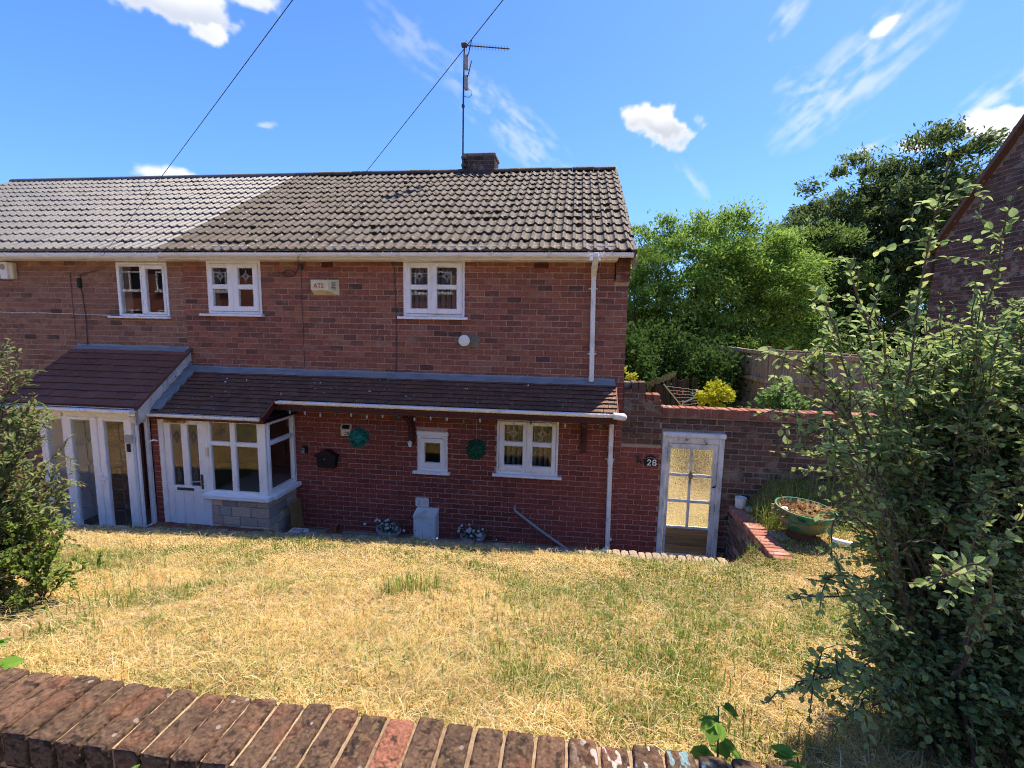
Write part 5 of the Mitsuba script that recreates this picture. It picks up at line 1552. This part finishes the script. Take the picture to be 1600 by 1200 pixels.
shrub('yellow_shrub', 'bright yellow-green rounded shrub showing above the garden wall coping', 'shrub', (2.88, 2.7, 2.08), (.31, .25, .27), 1200, .065, ((.34, .37, .03), (.55, .57, .06)), 121)
shrub('yellow_shrub', 'small clump of yellow-green leaves showing between house corner and stepped wall', 'shrub', (.96, 1.3, 2.55), (.16, .16, .2), 260, .07, ((.30, .36, .04), (.5, .52, .08)), 122, kind='lance')
shrub('leafy_shrub', 'pale-leaved broad shrub in front of the wooden fence', 'shrub', (4.75, 4.0, 1.50), (.48, .45, .65), 1200, .11, ((.10, .19, .06), (.20, .33, .12)), 123, mat='leaf_glossy')
for i, (cx, cy, cz, rx, ry, rz, lab) in enumerate(((3.8, 7.4, 1.7, 1.2, .9, 1.3, 'dark green bramble thicket left of the wooden fence'), (2.4, 7.0, 1.9, 1.3, .8, 1.5, 'dark green shrub behind the tumbledown shed'), (1.3, 5.6, 2.0, .8, .8, 1.4, 'dark leafy shrub next to the house corner'),
                                                   (5.2, 10.8, 2.0, 1.5, 1, 1.5, 'shaded shrub under the large green tree'), (8.4, 12.5, 2.2, 2.4, 1.2, 2.2, 'dark hedge-like shrub behind the fence'))):
    shrub('garden_shrub', lab, 'shrub', (cx, cy, cz), (rx, ry, rz), 5200, .10, ((.03, .065, .02), (.085, .16, .04)), 130 + i)

GR = ((.11, .21, .035), (.31, .46, .11))
tree('green_tree', 'large bright green tree filling the gap right of the house', None, (4.6, 12.5, .9), 2.2,
     [((4.3, 12.2, 5.0), (2.6, 2.2, 2.6)), ((6.6, 12.6, 4.4), (2.1, 2.0, 2.4)), ((5.2, 12.6, 6.3), (2.0, 1.8, 1.6)), ((7.6, 12.8, 5.7), (1.4, 1.4, 1.6)), ((8.3, 12.8, 4.2), (1.3, 1.4, 1.8)), ((2.7, 12.5, 5.3), (1.6, 1.5, 2.1)), ((5.2, 11.2, 3.0), (2.4, 1.4, 1.6))],
     78000, .14, GR, 141, kind='lance', mat='leaf_glossy', clump=.5)
tree('green_tree', 'mid green tree standing close behind the house corner', None, (1.9, 10.5, .9), 1.6,
     [((2.0, 10.4, 4.4), (1.3, 1.2, 2.0)), ((2.3, 10.2, 2.6), (1.2, 1.1, 1.4))], 15000, .12, ((.08, .15, .03), (.18, .30, .06)), 142, kind='lance', clump=.32)
tree('dark_tree', 'tall dark green tree behind the neighbouring gable on the right', None, (17.0, 22.5, .5), 4.5,
     [((16.2, 22.5, 9.6), (3.6, 3, 3.4)), ((19.6, 22.8, 10.6), (3.6, 3, 3.6)), ((18.0, 22.2, 8.6), (3.4, 2.6, 3.4)), ((14.2, 22.3, 8.0), (2.4, 2.4, 2.6)), ((17.5, 22, 5.6), (4.2, 3, 2.8)), ((13.4, 22, 5.6), (2.8, 2.2, 3.2)), ((12.6, 21.5, 7.6), (1.8, 1.8, 2.0)), ((16.5, 22, 7.4), (3, 2.6, 3)), ((22, 23, 8.5), (3, 3, 3.6))],
     110000, .25, ((.07, .11, .04), (.18, .24, .09)), 143, kind='lance', mat='leaf_glossy', clump=.62, bark=(.035, .03, .026))
tree('green_tree', 'yellow-green tree peeking out between the large bright tree and the tall dark tree', None, (10.6, 19, .7), 2.5,
     [((10.3, 19, 6.0), (2.2, 1.8, 2.6)), ((12.4, 19.5, 6.6), (2.2, 1.8, 2.4)), ((8.4, 19.5, 7.0), (1.7, 1.6, 1.6)), ((6.4, 19, 7.4), (2.0, 1.6, 1.5)), ((11.4, 18.6, 3.6), (1.8, 1.6, 2.2))], 36000, .17, ((.09, .16, .035), (.21, .30, .08)), 144, kind='lance', clump=.45)
tree('dark_tree', 'dark evergreen mass in the gap below the tall dark tree', None, (12.0, 16.5, .7), 1.5,
     [((12.0, 16.5, 3.6), (2.6, 1.6, 2.6)), ((14.8, 17, 3.6), (2.6, 1.6, 2.8))], 22000, .17, ((.015, .032, .012), (.04, .075, .022)), 145, kind='lance', clump=.45)

# ------------------------------------------------------------------ neighbouring house on the right
nh = thing('neighbour_house', 'brown brick gable of the neighbouring house at the right edge behind the bush', 'house')
GX, GYR, GYF, GZE = 7.5, 4.08, -3.1, 5.2
gyr_mid = (GYR + GYF) / 2
GZR = GZE + (GYR - gyr_mid) * 1.03
gp = sg.Polygon([(GYF, 0), (GYR, 0), (GYR, GZE), (gyr_mid, GZR), (GYF, GZE)])
v, f = tm(trimesh.creation.extrude_polygon(gp, .25, engine='earcut'))
gwall = part(nh, 'wall', [(np.stack([GX + .008 + v[:, 2], v[:, 0], v[:, 1]], 1), f), box(GX + .26, GX + 8, GYF, GYF + .25, 0, GZE), box(GX + .26, GX + 8, GYR - .25, GYR, 0, GZE)], 'mortar_grey')
gb = []
for v, f, uv in bricks(frame((GX, 0, 0), (0, 1, 0), (-1, 0, 0)), GYF, GYR, .5, GZR, (), .086, .2285, seed=151, tone=lambda x, z, g: .55 * g.beta(2.5, 2), joint=.012):
    c = v.mean(0)
    if c[2] < GZE + (min(c[1] - GYF, GYR - c[1])) * 1.03 - .12:
        gb.append((v, f, uv))
emit(gwall, 'brick', [b for b in gb if b[0][:, 1].mean() > .3], 'brick_weathered', 300, 'remaining_bricks')
v, f = cat([(b[0], b[1]) for b in gb if b[0][:, 1].mean() <= .3])
part(gwall, 'front_bricks', (v, f), 'brick_weathered', uv=np.vstack([b[2] for b in gb if b[0][:, 1].mean() <= .3]), kind='stuff')
rA = [(np.array([[GX - .12, GYR + .08, GZE - .03], [GX + 8, GYR + .08, GZE - .03], [GX + 8, gyr_mid, GZR + .1], [GX - .12, gyr_mid, GZR + .1], [GX + 8, GYF - .3, GZE - .25], [GX - .12, GYF - .3, GZE - .25]]), np.array([[0, 2, 1], [0, 3, 2], [3, 4, 2], [3, 5, 4]])),
      (np.array([[GX - .12, GYR + .08, GZE - .15], [GX + 8, GYR + .08, GZE - .15], [GX + 8, gyr_mid, GZR - .02], [GX - .12, gyr_mid, GZR - .02], [GX + 8, GYF - .3, GZE - .37], [GX - .12, GYF - .3, GZE - .37]]), np.array([[0, 1, 2], [0, 2, 3], [3, 2, 4], [3, 4, 5]])),
      (np.array([[GX - .12, GYR + .08, GZE - .03], [GX - .12, gyr_mid, GZR + .1], [GX - .12, gyr_mid, GZR - .02], [GX - .12, GYR + .08, GZE - .15], [GX - .12, GYF - .3, GZE - .25], [GX - .12, GYF - .3, GZE - .37]]), np.array([[0, 2, 1], [0, 3, 2], [1, 2, 4], [4, 2, 5]]))]
part(nh, 'roof', rA, 'tile_brown_plain', uv=np.full((18, 2), .3))
part(nh, 'kneeler', cbox(GX - .06, GX + .2, GYR - .02, GYR + .16, GZE - .65, GZE - .12, .02), 'brick_weathered', uv=np.full((24, 2), .2))

# houses across the road, seen only in the window reflections
for i, hx in enumerate((-49.0, -38.0, -27.0, -16.0, -5.0, 6.0)):
    oh = thing('terraced_house', 'brick house across the road reflected in the window panes, ' + ('first', 'second', 'third', 'fourth', 'fifth', 'last')[i] + ' from the left', 'house', 'houses across the road')
    w = part(oh, 'wall', box(hx, hx + 10.6, -33, -25, 1.6, 7.6), 'brick_red_multi', uv=np.full((8, 2), .6))
    part(oh, 'roof', (np.array([[hx - .2, -24.6, 7.5], [hx + 10.8, -24.6, 7.5], [hx + 10.8, -29, 10.4], [hx - .2, -29, 10.4], [hx - .2, -33.4, 7.5], [hx + 10.8, -33.4, 7.5]]), np.array([[0, 2, 1], [0, 3, 2], [3, 4, 5], [3, 5, 2], [0, 4, 3], [1, 2, 5]])), 'tile_brown_plain', uv=np.full((6, 2), .5))
    for wx in (1.0, 4.2, 7.4):
        for wz in (2.6, 5.4):
            part(oh, 'window', ring(hx + wx, hx + wx + 2.0, wz, wz + 1.4, .09, .09, .09, .09, -24.98, -24.9, .01) + [cbox(hx + wx + .95, hx + wx + 1.05, -24.97, -24.9, wz + .09, wz + 1.31, .01), box(hx + wx - .1, hx + wx + 2.1, -24.99, -24.8, wz - .1, wz)], 'upvc_white')
            part(oh, 'pane', box(hx + wx + .05, hx + wx + 1.95, -24.995, -24.985, wz + .05, wz + 1.35), 'black_paint')
    part(oh, 'fascia', box(hx, hx + 10.6, -24.95, -24.7, 7.35, 7.5), 'upvc_white')


# ------------------------------------------------------------------ the two big bushes near the camera
def bush(name, label, stems, side_n, leaf_kind, size, spacing, cols, bark, seed, mat, twig=.45, droop=.15, pair=True, tipcol=None, updir=1.0, flop=.45):
    """stems: lists of points. Every stem carries side shoots, every shoot leaves."""
    g = np.random.default_rng(seed)
    k = thing(name, label, 'shrub')
    P, D, U, S, C, tubes = [], [], [], [], [], []

    def smooth_line(pts, n):
        pts = np.asarray(pts, float)
        t = np.linspace(0, len(pts) - 1, n)
        i = np.clip(t.astype(int), 0, len(pts) - 2)
        f_ = t - i
        p0, p1, p2, p3 = pts[np.maximum(i - 1, 0)], pts[i], pts[i + 1], pts[np.minimum(i + 2, len(pts) - 1)]
        f_ = f_[:, None]
        return .5 * (2 * p1 + (p2 - p0) * f_ + (2 * p0 - 5 * p1 + 4 * p2 - p3) * f_ ** 2 + (3 * p1 - p0 - 3 * p2 + p3) * f_ ** 3)

    def leafy(line, dens, s0, tone):
        seg = np.linalg.norm(np.diff(line, axis=0), axis=1)
        L = seg.sum()
        cum = np.concatenate([[0], np.cumsum(seg)])
        n = max(2, int(L / spacing * dens))
        for j in range(n):
            s = L * (j + .6) / n
            i = min(np.searchsorted(cum, s) - 1, len(line) - 2)
            p = line[i] + (line[i + 1] - line[i]) * ((s - cum[i]) / max(seg[i], 1e-6))
            t = (line[i + 1] - line[i]) / max(seg[i], 1e-6)
            for side in ((-1, 1) if pair and g.random() < .7 else (g.choice([-1, 1]),)):
                lat = np.cross(t, [0, 0, 1.0]) * side
                d = lat * g.uniform(.6, 1.2) + t * g.uniform(.2, .9) + g.normal(0, .35, 3)
                P.append(p)
                D.append(d)
                U.append(np.array([0, 0, updir]) + g.normal(0, flop, 3))
                S.append(size * s0 * g.uniform(.6, 1.2) * (1 - .35 * (s / L) ** 3))
                tt = np.clip(tone + g.normal(0, .22), 0, 1)
                c = np.array(cols[0]) * (1 - tt) + np.array(cols[1]) * tt
                if tipcol is not None and s / L > .72 and g.random() < tipcol[1]:
                    c = np.array(tipcol[0]) * g.uniform(.7, 1.3)
                C.append(c)

    for st in stems:
        pts, nshoot, r0 = st[0], st[1], st[2]
        line = smooth_line(pts, 22)
        line[1:-1] += g.normal(0, .008, (20, 3))
        tubes.append(tube(line, np.linspace(r0, .0018, 22), 6, False))
        bare = st[3] if len(st) > 3 else .25
        leafy(line[int(22 * bare):], .8, 1.0, .6)
        for _ in range(nshoot):
            i = g.integers(int(22 * bare), 20)
            t = line[i + 1] - line[i]
            t /= np.linalg.norm(t)
            d = t * .55 + rand_dirs(g, 1)[0] * .9 + [0, 0, .15]
            d /= np.linalg.norm(d)
            L = twig * (st[4] if len(st) > 4 else 1.0) * g.uniform(.35, 1.0) * (1.1 - .5 * i / 22)
            e = line[i] + d * L + [0, 0, -droop * L * g.random()]
            m = line[i] + d * L * .5 + g.normal(0, .02, 3) + [0, 0, .03]
            sl_ = smooth_line([line[i], m, e], 8)
            tubes.append(tube(sl_, np.linspace(.0035, .0012, 8), 4, False))
            leafy(sl_, 1.0, 1.0, g.uniform(.2, .8))
    V, F, C = leaves(leaf_kind, P, D, U, np.array(S), np.array(C))
    part(k, 'foliage', (V, F), mat, color=C)
    tb = cat(tubes)
    part(k, 'branches', tb, 'bark', color=vcol(tb, bark))
    return k


g = np.random.default_rng(161)
stems = []
B0 = np.array([1.72, -5.05, 1.72])
# shoots that stand out of the outline
for tip, mid, ns in (((1.30, -5.22, 4.13), (1.33, -5.12, 3.2), 26), ((.98, -5.30, 3.76), (1.25, -5.18, 3.1), 20), ((.86, -5.40, 3.60), (1.15, -5.2, 3.0), 16), ((.74, -5.36, 3.40), (1.1, -5.25, 3.1), 8),
                     ((.76, -5.40, 3.16), (1.1, -5.3, 2.95), 8), ((.88, -5.38, 3.02), (1.15, -5.3, 2.9), 6), ((.74, -5.52, 2.17), (1.1, -5.35, 2.22), 12), ((.88, -5.42, 2.60), (1.15, -5.3, 2.5), 7),
                     ((1.04, -5.36, 3.56), (1.3, -5.2, 3.0), 20), ((1.57, -5.17, 4.02), (1.55, -5.1, 3.2), 24), ((1.08, -5.68, 2.74), (1.35, -5.5, 2.70), 9), ((1.0, -5.45, 2.05), (1.3, -5.3, 2.1), 12), ((.98, -5.30, 2.80), (1.2, -5.2, 2.7), 7),
                     ((1.85, -5.1, 4.1), (1.7, -5.0, 3.2), 22), ((1.16, -5.1, 3.68), (1.35, -5.1, 3.0), 20)):
    b = B0 + g.normal(0, .10, 3) * [1, 1, 0]
    stems.append(([b, (b + mid) / 2 + [.03, 0, .0], mid, tip], ns, .010, .35))
for tip, mid, ns in (((.66, -5.40, 3.20), (1.0, -5.32, 3.10), 9), ((.70, -5.45, 3.10), (1.05, -5.35, 2.98), 8), ((.72, -5.30, 3.28), (1.05, -5.25, 3.15), 9), ((.78, -5.25, 3.02), (1.1, -5.2, 2.95), 7), ((.62, -5.38, 3.40), (.98, -5.28, 3.28), 8),
                     ((.90, -5.2, 3.62), (1.12, -5.2, 3.2), 9), ((.70, -5.55, 2.20), (1.0, -5.45, 2.25), 8), ((.82, -5.42, 2.52), (1.1, -5.35, 2.48), 7), ((.98, -5.75, 2.78), (1.3, -5.62, 2.76), 7)):
    b = B0 + g.normal(0, .10, 3) * [1, 1, 0]
    stems.append(([b, (b + mid) / 2 + [.05, 0, .0], mid, tip], ns, .007, .45, .32))
for _ in range(215):
    a = g.uniform(0, 2 * math.pi)
    h = g.uniform(.10, 1.08) if g.random() < .6 else g.uniform(.6, 1.08)
    rad = g.uniform(.35, .88) * (1 - 1.55 * max(0, h - .68)) * (1 - .48 * math.exp(-((h - .50) / .22) ** 2) * (math.cos(a) < -.2)) * (1 - .28 * (h < .38) * (math.cos(a) < 0))
    tip = B0 + np.array([math.cos(a) * rad * (1.05 if math.cos(a) > 0 else .90), math.sin(a) * rad * .72, .10 + h * 1.72])
    mid = B0 + np.array([math.cos(a) * rad * .45, math.sin(a) * rad * .32, .05 + h * 1.05])
    b = B0 + g.normal(0, .12, 3) * [1, 1, 0]
    stems.append(([b, (b + mid) / 2, mid, tip], 19, .007, .3))
bush('cotoneaster_bush', 'large rounded-leaf bush with long arching shoots filling the right foreground', stems, 0, 'round', .036, .028, ((.14, .24, .08), (.38, .50, .22)), (.10, .075, .06), 162, 'leaf_glossy', twig=.42, droop=.2, tipcol=((.36, .44, .15), .5), updir=1.0, flop=.42)
g = np.random.default_rng(171)
stems = []
B1 = np.array([-4.12, -4.55, 1.50])
for _ in range(120):
    a = g.uniform(0, 2 * math.pi)
    h = g.uniform(.08, 1.0)
    rad = g.uniform(.35, .62) * math.sqrt(max(.1, 1 - (max(0, h - .5) / .62) ** 2))
    tip = B1 + np.array([math.cos(a) * rad, math.sin(a) * rad, .08 + h * 1.72])
    mid = B1 + np.array([math.cos(a) * rad * .55, math.sin(a) * rad * .55, .05 + h * 1.1])
    b = B1 + g.normal(0, .12, 3) * [1, 1, 0]
    stems.append(([b, (b + mid) / 2, mid, tip], 13, .008, .3))
bush('photinia_bush', 'narrow-leaved evergreen bush with bronze young shoots at the left edge', stems, 0, 'lance', .056, .021, ((.12, .18, .06), (.31, .36, .16)), (.09, .06, .05), 172, 'leaf_glossy', twig=.36, droop=.05, tipcol=((.16, .09, .05), .22), updir=.8, flop=.45)
stems = []
B2 = np.array([-3.70, -4.42, 1.45])
for _ in range(12):
    a = g.uniform(0, 2 * math.pi)
    tip = B2 + np.array([.22 + math.cos(a) * .28, math.sin(a) * .25 - .1, g.uniform(.2, .85)])
    stems.append(([B2, (B2 + tip) / 2 + [0, 0, .08], tip], 9, .005, .25))
bush('privet_bush', 'pale green small-leaved bush at the foot of the left evergreen', stems, 0, 'round', .034, .022, ((.10, .17, .03), (.20, .30, .06)), (.10, .08, .05), 173, 'leaf_matt', twig=.22, droop=.1)


# leafy weeds behind the front wall
def weed(label, base, n, size, h, seed, spread=.08):
    g = np.random.default_rng(seed)
    k = thing('leafy_weed', label, 'weed')
    base = np.array(base, float)
    ms, cs = [], []
    for i in range(n):
        an = i * 2.4 + g.normal(0, .3)
        z = h * (.35 + .65 * i / max(1, n - 1))
        c = base + [0, 0, z]
        d = np.array([math.cos(an), math.sin(an), -.35 + g.normal(0, .2)])
        tv, tf = LT['round']
        for lobe, sc in ((0, 1.0), (.75, .72), (-.75, .72)):
            dd = rotz(lobe) @ d
            v, f, c_ = leaves('round', [c + d * size * .25], [dd], [[g.normal(0, .2), g.normal(0, .2), 1]], [size * sc * g.uniform(.8, 1.1)], [np.array([.13, .25, .045]) * g.uniform(.7, 1.4)])
            ms.append((v, f))
            cs.append(c_)
    part(k, 'foliage', cat(ms), 'leaf_matt', color=np.vstack(cs))
    st_ = tube([base, base + [0.01, 0, h * .6], base + [0, 0, h]], [.004, .003, .002], 5)
    part(k, 'stem', st_, 'bark', color=vcol(st_, (.08, .12, .03)))


weed('tall leafy weed growing behind the front wall right of centre', (.475, -5.80, 1.95), 9, .075, .42, 181)
weed('low leafy weed behind the front wall left of the big right bush', (.70, -5.82, 2.05), 8, .075, .20, 182)
weed('small green sprig growing out of the wall face in the left foreground', (-1.12, -6.16, 2.17), 5, .028, .12, 183)
weed('leafy weed at the left end of the front wall', (-2.10, -5.82, 1.95), 8, .085, .38, 184)


# ------------------------------------------------------------------ grass
def blades(n, xr, yr, seed, hfun, wfun, dens=None, zfun=lawn_z):
    g = np.random.default_rng(seed)
    x = g.uniform(*xr, n)
    y = g.uniform(*yr, n)
    # keep what the camera could see, with a margin
    dx, dy = x - CAM[0], y - CAM[1]
    keep = (y > -5.93) & (dx < 1.35 * dy + .5) & (dx > -1.62 * dy - .6)
    if dens is not None:
        keep &= g.random(n) < dens(x, y)
    x, y = x[keep], y[keep]
    return x, y, g


def grass_mesh(x, y, z, g, h, w, lean, cols):
    n = len(x)
    az = g.uniform(0, 2 * math.pi, n)
    d = np.stack([np.cos(az), np.sin(az), 0 * az], 1)
    s = np.stack([-np.sin(az), np.cos(az), 0 * az], 1)
    p0 = np.stack([x, y, z], 1)
    up = np.array([0, 0, 1.0])
    p1 = p0 + up * (h * .55 * (1 - .35 * lean))[:, None] + d * (h * lean * .35)[:, None]
    p2 = p0 + up * (h * np.maximum(.12, 1 - .75 * lean))[:, None] + d * (h * lean)[:, None]
    V = np.stack([p0 - s * w[:, None], p0 + s * w[:, None], p1 - s * w[:, None] * .8, p1 + s * w[:, None] * .8, p2], 1).reshape(-1, 3)
    b = (np.arange(n) * 5)[:, None]
    F = np.concatenate([b + [0, 1, 3], b + [0, 3, 2], b + [2, 3, 4]], 0)
    return V, F, np.repeat(cols, 5, 0)


def green_amount(x, y):
    a = meshkit.fbm(np.stack([x * .9 + 4, y * .9, 0 * x], -1), 4, 61)
    b = meshkit.fbm(np.stack([x * 3.2, y * 3.2, 0 * x], -1), 3, 62)
    c = .62 * a + .38 * b
    c = c + .06 * np.exp(-((x - .3) ** 2) / .9 - ((y + 4.7) ** 2) / .6) + .03 * sstep(-1.5, 1.0, x) - .05 * sstep(-1.0, -3.2, x) - .03 * sstep(1.2, 2.2, x)
    return sstep(.485, .64, c)


def grass_cols(x, y, g):
    n = len(x)
    tone = meshkit.fbm(np.stack([x * 2.1 + 9, y * 2.1, 0 * x], -1), 4, 64)
    tone2 = meshkit.fbm(np.stack([x * 6.5 + 2, y * 6.5, 0 * x], -1), 3, 65)
    straw = np.array([[.64, .46, .18], [.72, .56, .26], [.58, .37, .14], [.46, .39, .13], [.78, .65, .36]])
    green = np.array([[.14, .23, .04], [.20, .31, .06], [.27, .33, .09], [.10, .18, .03]])
    ga = green_amount(x, y)
    isg = g.random(n) < (.07 + .55 * ga)
    c = np.where(isg[:, None], green[g.integers(0, 4, n)], straw[g.integers(0, 5, n)])
    dead = (g.random(n) < sstep(.50, .66, .5 * tone + .5 * tone2) * .5) & ~isg
    brown = np.array([[.34, .22, .10], [.26, .18, .10], [.42, .27, .12], [.36, .31, .14]])
    c = np.where(dead[:, None], brown[g.integers(0, 4, n)], c)
    olive = (g.random(n) < sstep(.46, .62, tone) * .4) & ~isg & ~dead
    c = np.where(olive[:, None], np.array([.46, .43, .17]), c)
    return c * g.uniform(.7, 1.25, (n, 1)), isg


def lawn_layer(n, xr, yr, seed, hs, ws, key_parts):
    x, y, g = blades(n, xr, yr, seed, None, None, lambda x, y: (y < np.where(x < 2.4, lawn_edge(x) + .02, np.where(x < 2.62, -1.62, -.02))) & ~((x > 2.35) & (x < 2.64) & (y > -1.66)))
    cols, isg = grass_cols(x, y, g)
    m = len(x)
    patch = meshkit.fbm(np.stack([x * 4, y * 4, 0 * x], -1), 3, 66)
    patch = .5 * patch + .5 * meshkit.fbm(np.stack([x * 13, y * 13, 0 * x], -1), 2, 67)
    h = g.uniform(hs[0], hs[1], m) * np.where(isg, 1.2, 1.0) * np.clip(-.55 + 3.1 * patch, .25, 2.2)
    lean = np.where(isg, g.uniform(.1, .7, m), g.uniform(.45, 1.5, m))
    w = g.uniform(ws[0], ws[1], m)
    key_parts.append(grass_mesh(x, y, lawn_z(x, y) - .004, g, h, w, lean, cols))


gp_ = []
x, y, g = blades(26000, (-7.0, 5.0), (-5.93, -1.4), 207, None, None, lambda x, y: (y < lawn_edge(x)) & ((x < 2.3) | (y < -1.8)))
m_ = len(x)
gp_.append(grass_mesh(x, y, lawn_z(x, y) + .004, g, g.uniform(.06, .17, m_), g.uniform(.0012, .0022, m_), g.uniform(.8, 1.5, m_), np.array([[.62, .50, .28], [.66, .57, .36], [.50, .36, .18]])[g.integers(0, 3, m_)] * g.uniform(.8, 1.2, (m_, 1))))
lawn_layer(150000, (-3.0, 2.6), (-5.93, -4.4), 201, (.024, .06), (.0010, .0020), gp_)
lawn_layer(110000, (-5.0, 4.2), (-4.4, -2.9), 202, (.026, .066), (.0016, .0030), gp_)
lawn_layer(130000, (-8.0, 6.0), (-2.9, -.02), 203, (.028, .07), (.0024, .0042), gp_)
# taller green tufts, also along the far edge of the lawn and in the bed by the garden wall
g = np.random.default_rng(205)
tx, ty, tn_, th_ = [], [], [], []
for cx, cy, r, n, h in ([(-1.25, -3.75, .10, 200, .19), (-1.05, -3.6, .05, 40, .24), (-.55, -3.9, .25, 90, .15), (.1, -4.3, .35, 220, .12), (.55, -4.6, .3, 240, .12), (-.2, -4.9, .3, 160, .11), (.75, -5.2, .2, 160, .12), (-.9, -5.0, .3, 90, .10), (.5, -3.4, .3, 120, .12), (1.3, -2.9, .25, 160, .14), (1.9, -2.3, .2, 90, .12)]
                        + [(2.85, -.55, .15, 300, .40), (3.1, -.25, .28, 420, .34), (2.72, -.75, .08, 120, .3), (3.7, -.35, .35, 420, .30), (3.5, -1.4, .2, 120, .16), (4.2, -1.2, .5, 300, .2)]
                        + [(x_, float(lawn_edge(x_)) - .02, .07, 40, .17) for x_ in (-6.1, -5.7, -5.2, -4.9, -4.2, -3.4, -2.9, -2.5, -2.0, -.6, .2, .5, 1.3, 1.45, 1.6, 1.85, 2.2, 2.35)]
                        + [(-3.15, -4.55, .2, 120, .16), (-4.2, -3.6, .4, 120, .15)]):
    tx.append(cx + g.normal(0, r, n)); ty.append(cy + g.normal(0, r, n)); tn_.append(np.full(n, h)); th_.append(np.full(n, cx))
tx, ty, tn_ = np.concatenate(tx), np.concatenate(ty), np.concatenate(tn_)
ok = (ty < -.03) & ~((tx < 2.4) & (ty > lawn_edge(tx) + .03))
tx, ty, tn_ = tx[ok], ty[ok], tn_[ok]
gc = np.array([[.17, .27, .05], [.26, .36, .08], [.36, .38, .12]])[g.integers(0, 3, len(tx))] * g.uniform(.7, 1.2, (len(tx), 1))
gp_.append(grass_mesh(tx, ty, lawn_z(tx, ty) - .005, g, tn_ * g.uniform(.5, 1.15, len(tx)), g.uniform(.0022, .0042, len(tx)), g.uniform(.05, .6, len(tx)), gc))
V, F = cat([(a, b) for a, b, _ in gp_])
labels['grass'] = {'label': 'sun-scorched straw-coloured lawn grass with green patches sloping down to the house', 'category': 'grass', 'kind': 'stuff'}
scene['grass'] = mikit.ply((V, F), 'grass_blade', color=np.vstack([c for _, _, c in gp_]))
# daisies near the house
dz_ = []
for x_, y_ in ((-1.75, -1.55), (-1.05, -1.72), (-.85, -1.6), (-1.5, -2.0), (-.55, -1.66), (-5.1, -1.6), (-2.2, -1.7)):
    dz_.append(lathe([(0, .004), (.007, .003), (.009, 0)], (x_, y_, float(lawn_z(x_, y_)) + .13), 8))
labels['daisy_flowers'] = {'label': 'scattered small white lawn flowers near the house', 'category': 'flower', 'kind': 'stuff'}
add('daisy_flowers', cat(dz_), 'white_paint', kind='stuff')
# back garden weeds and grass behind the wall
x, y = g.uniform(1.0, 8.5, 30000), g.uniform(.3, 10, 30000)
cols = np.array([[.30, .26, .08], [.12, .19, .04], [.08, .15, .03]])[g.integers(0, 3, len(x))] * g.uniform(.7, 1.3, (len(x), 1))
near = y < 2.2
cols[near] = np.array([.46, .37, .15]) * g.uniform(.7, 1.25, (near.sum(), 1))
gm = grass_mesh(x, y, back_z(x, y) - .01, g, g.uniform(.08, .3, len(x)) * np.where(near, .4, 1.3), g.uniform(.004, .008, len(x)), g.uniform(.1, .8, len(x)), cols)
labels['back_garden_grass'] = {'label': 'rough grass and weeds in the back garden beyond the garden wall', 'category': 'grass', 'kind': 'stuff'}
scene['back_garden_grass'] = mikit.ply((gm[0], gm[1]), 'grass_blade', color=gm[2])
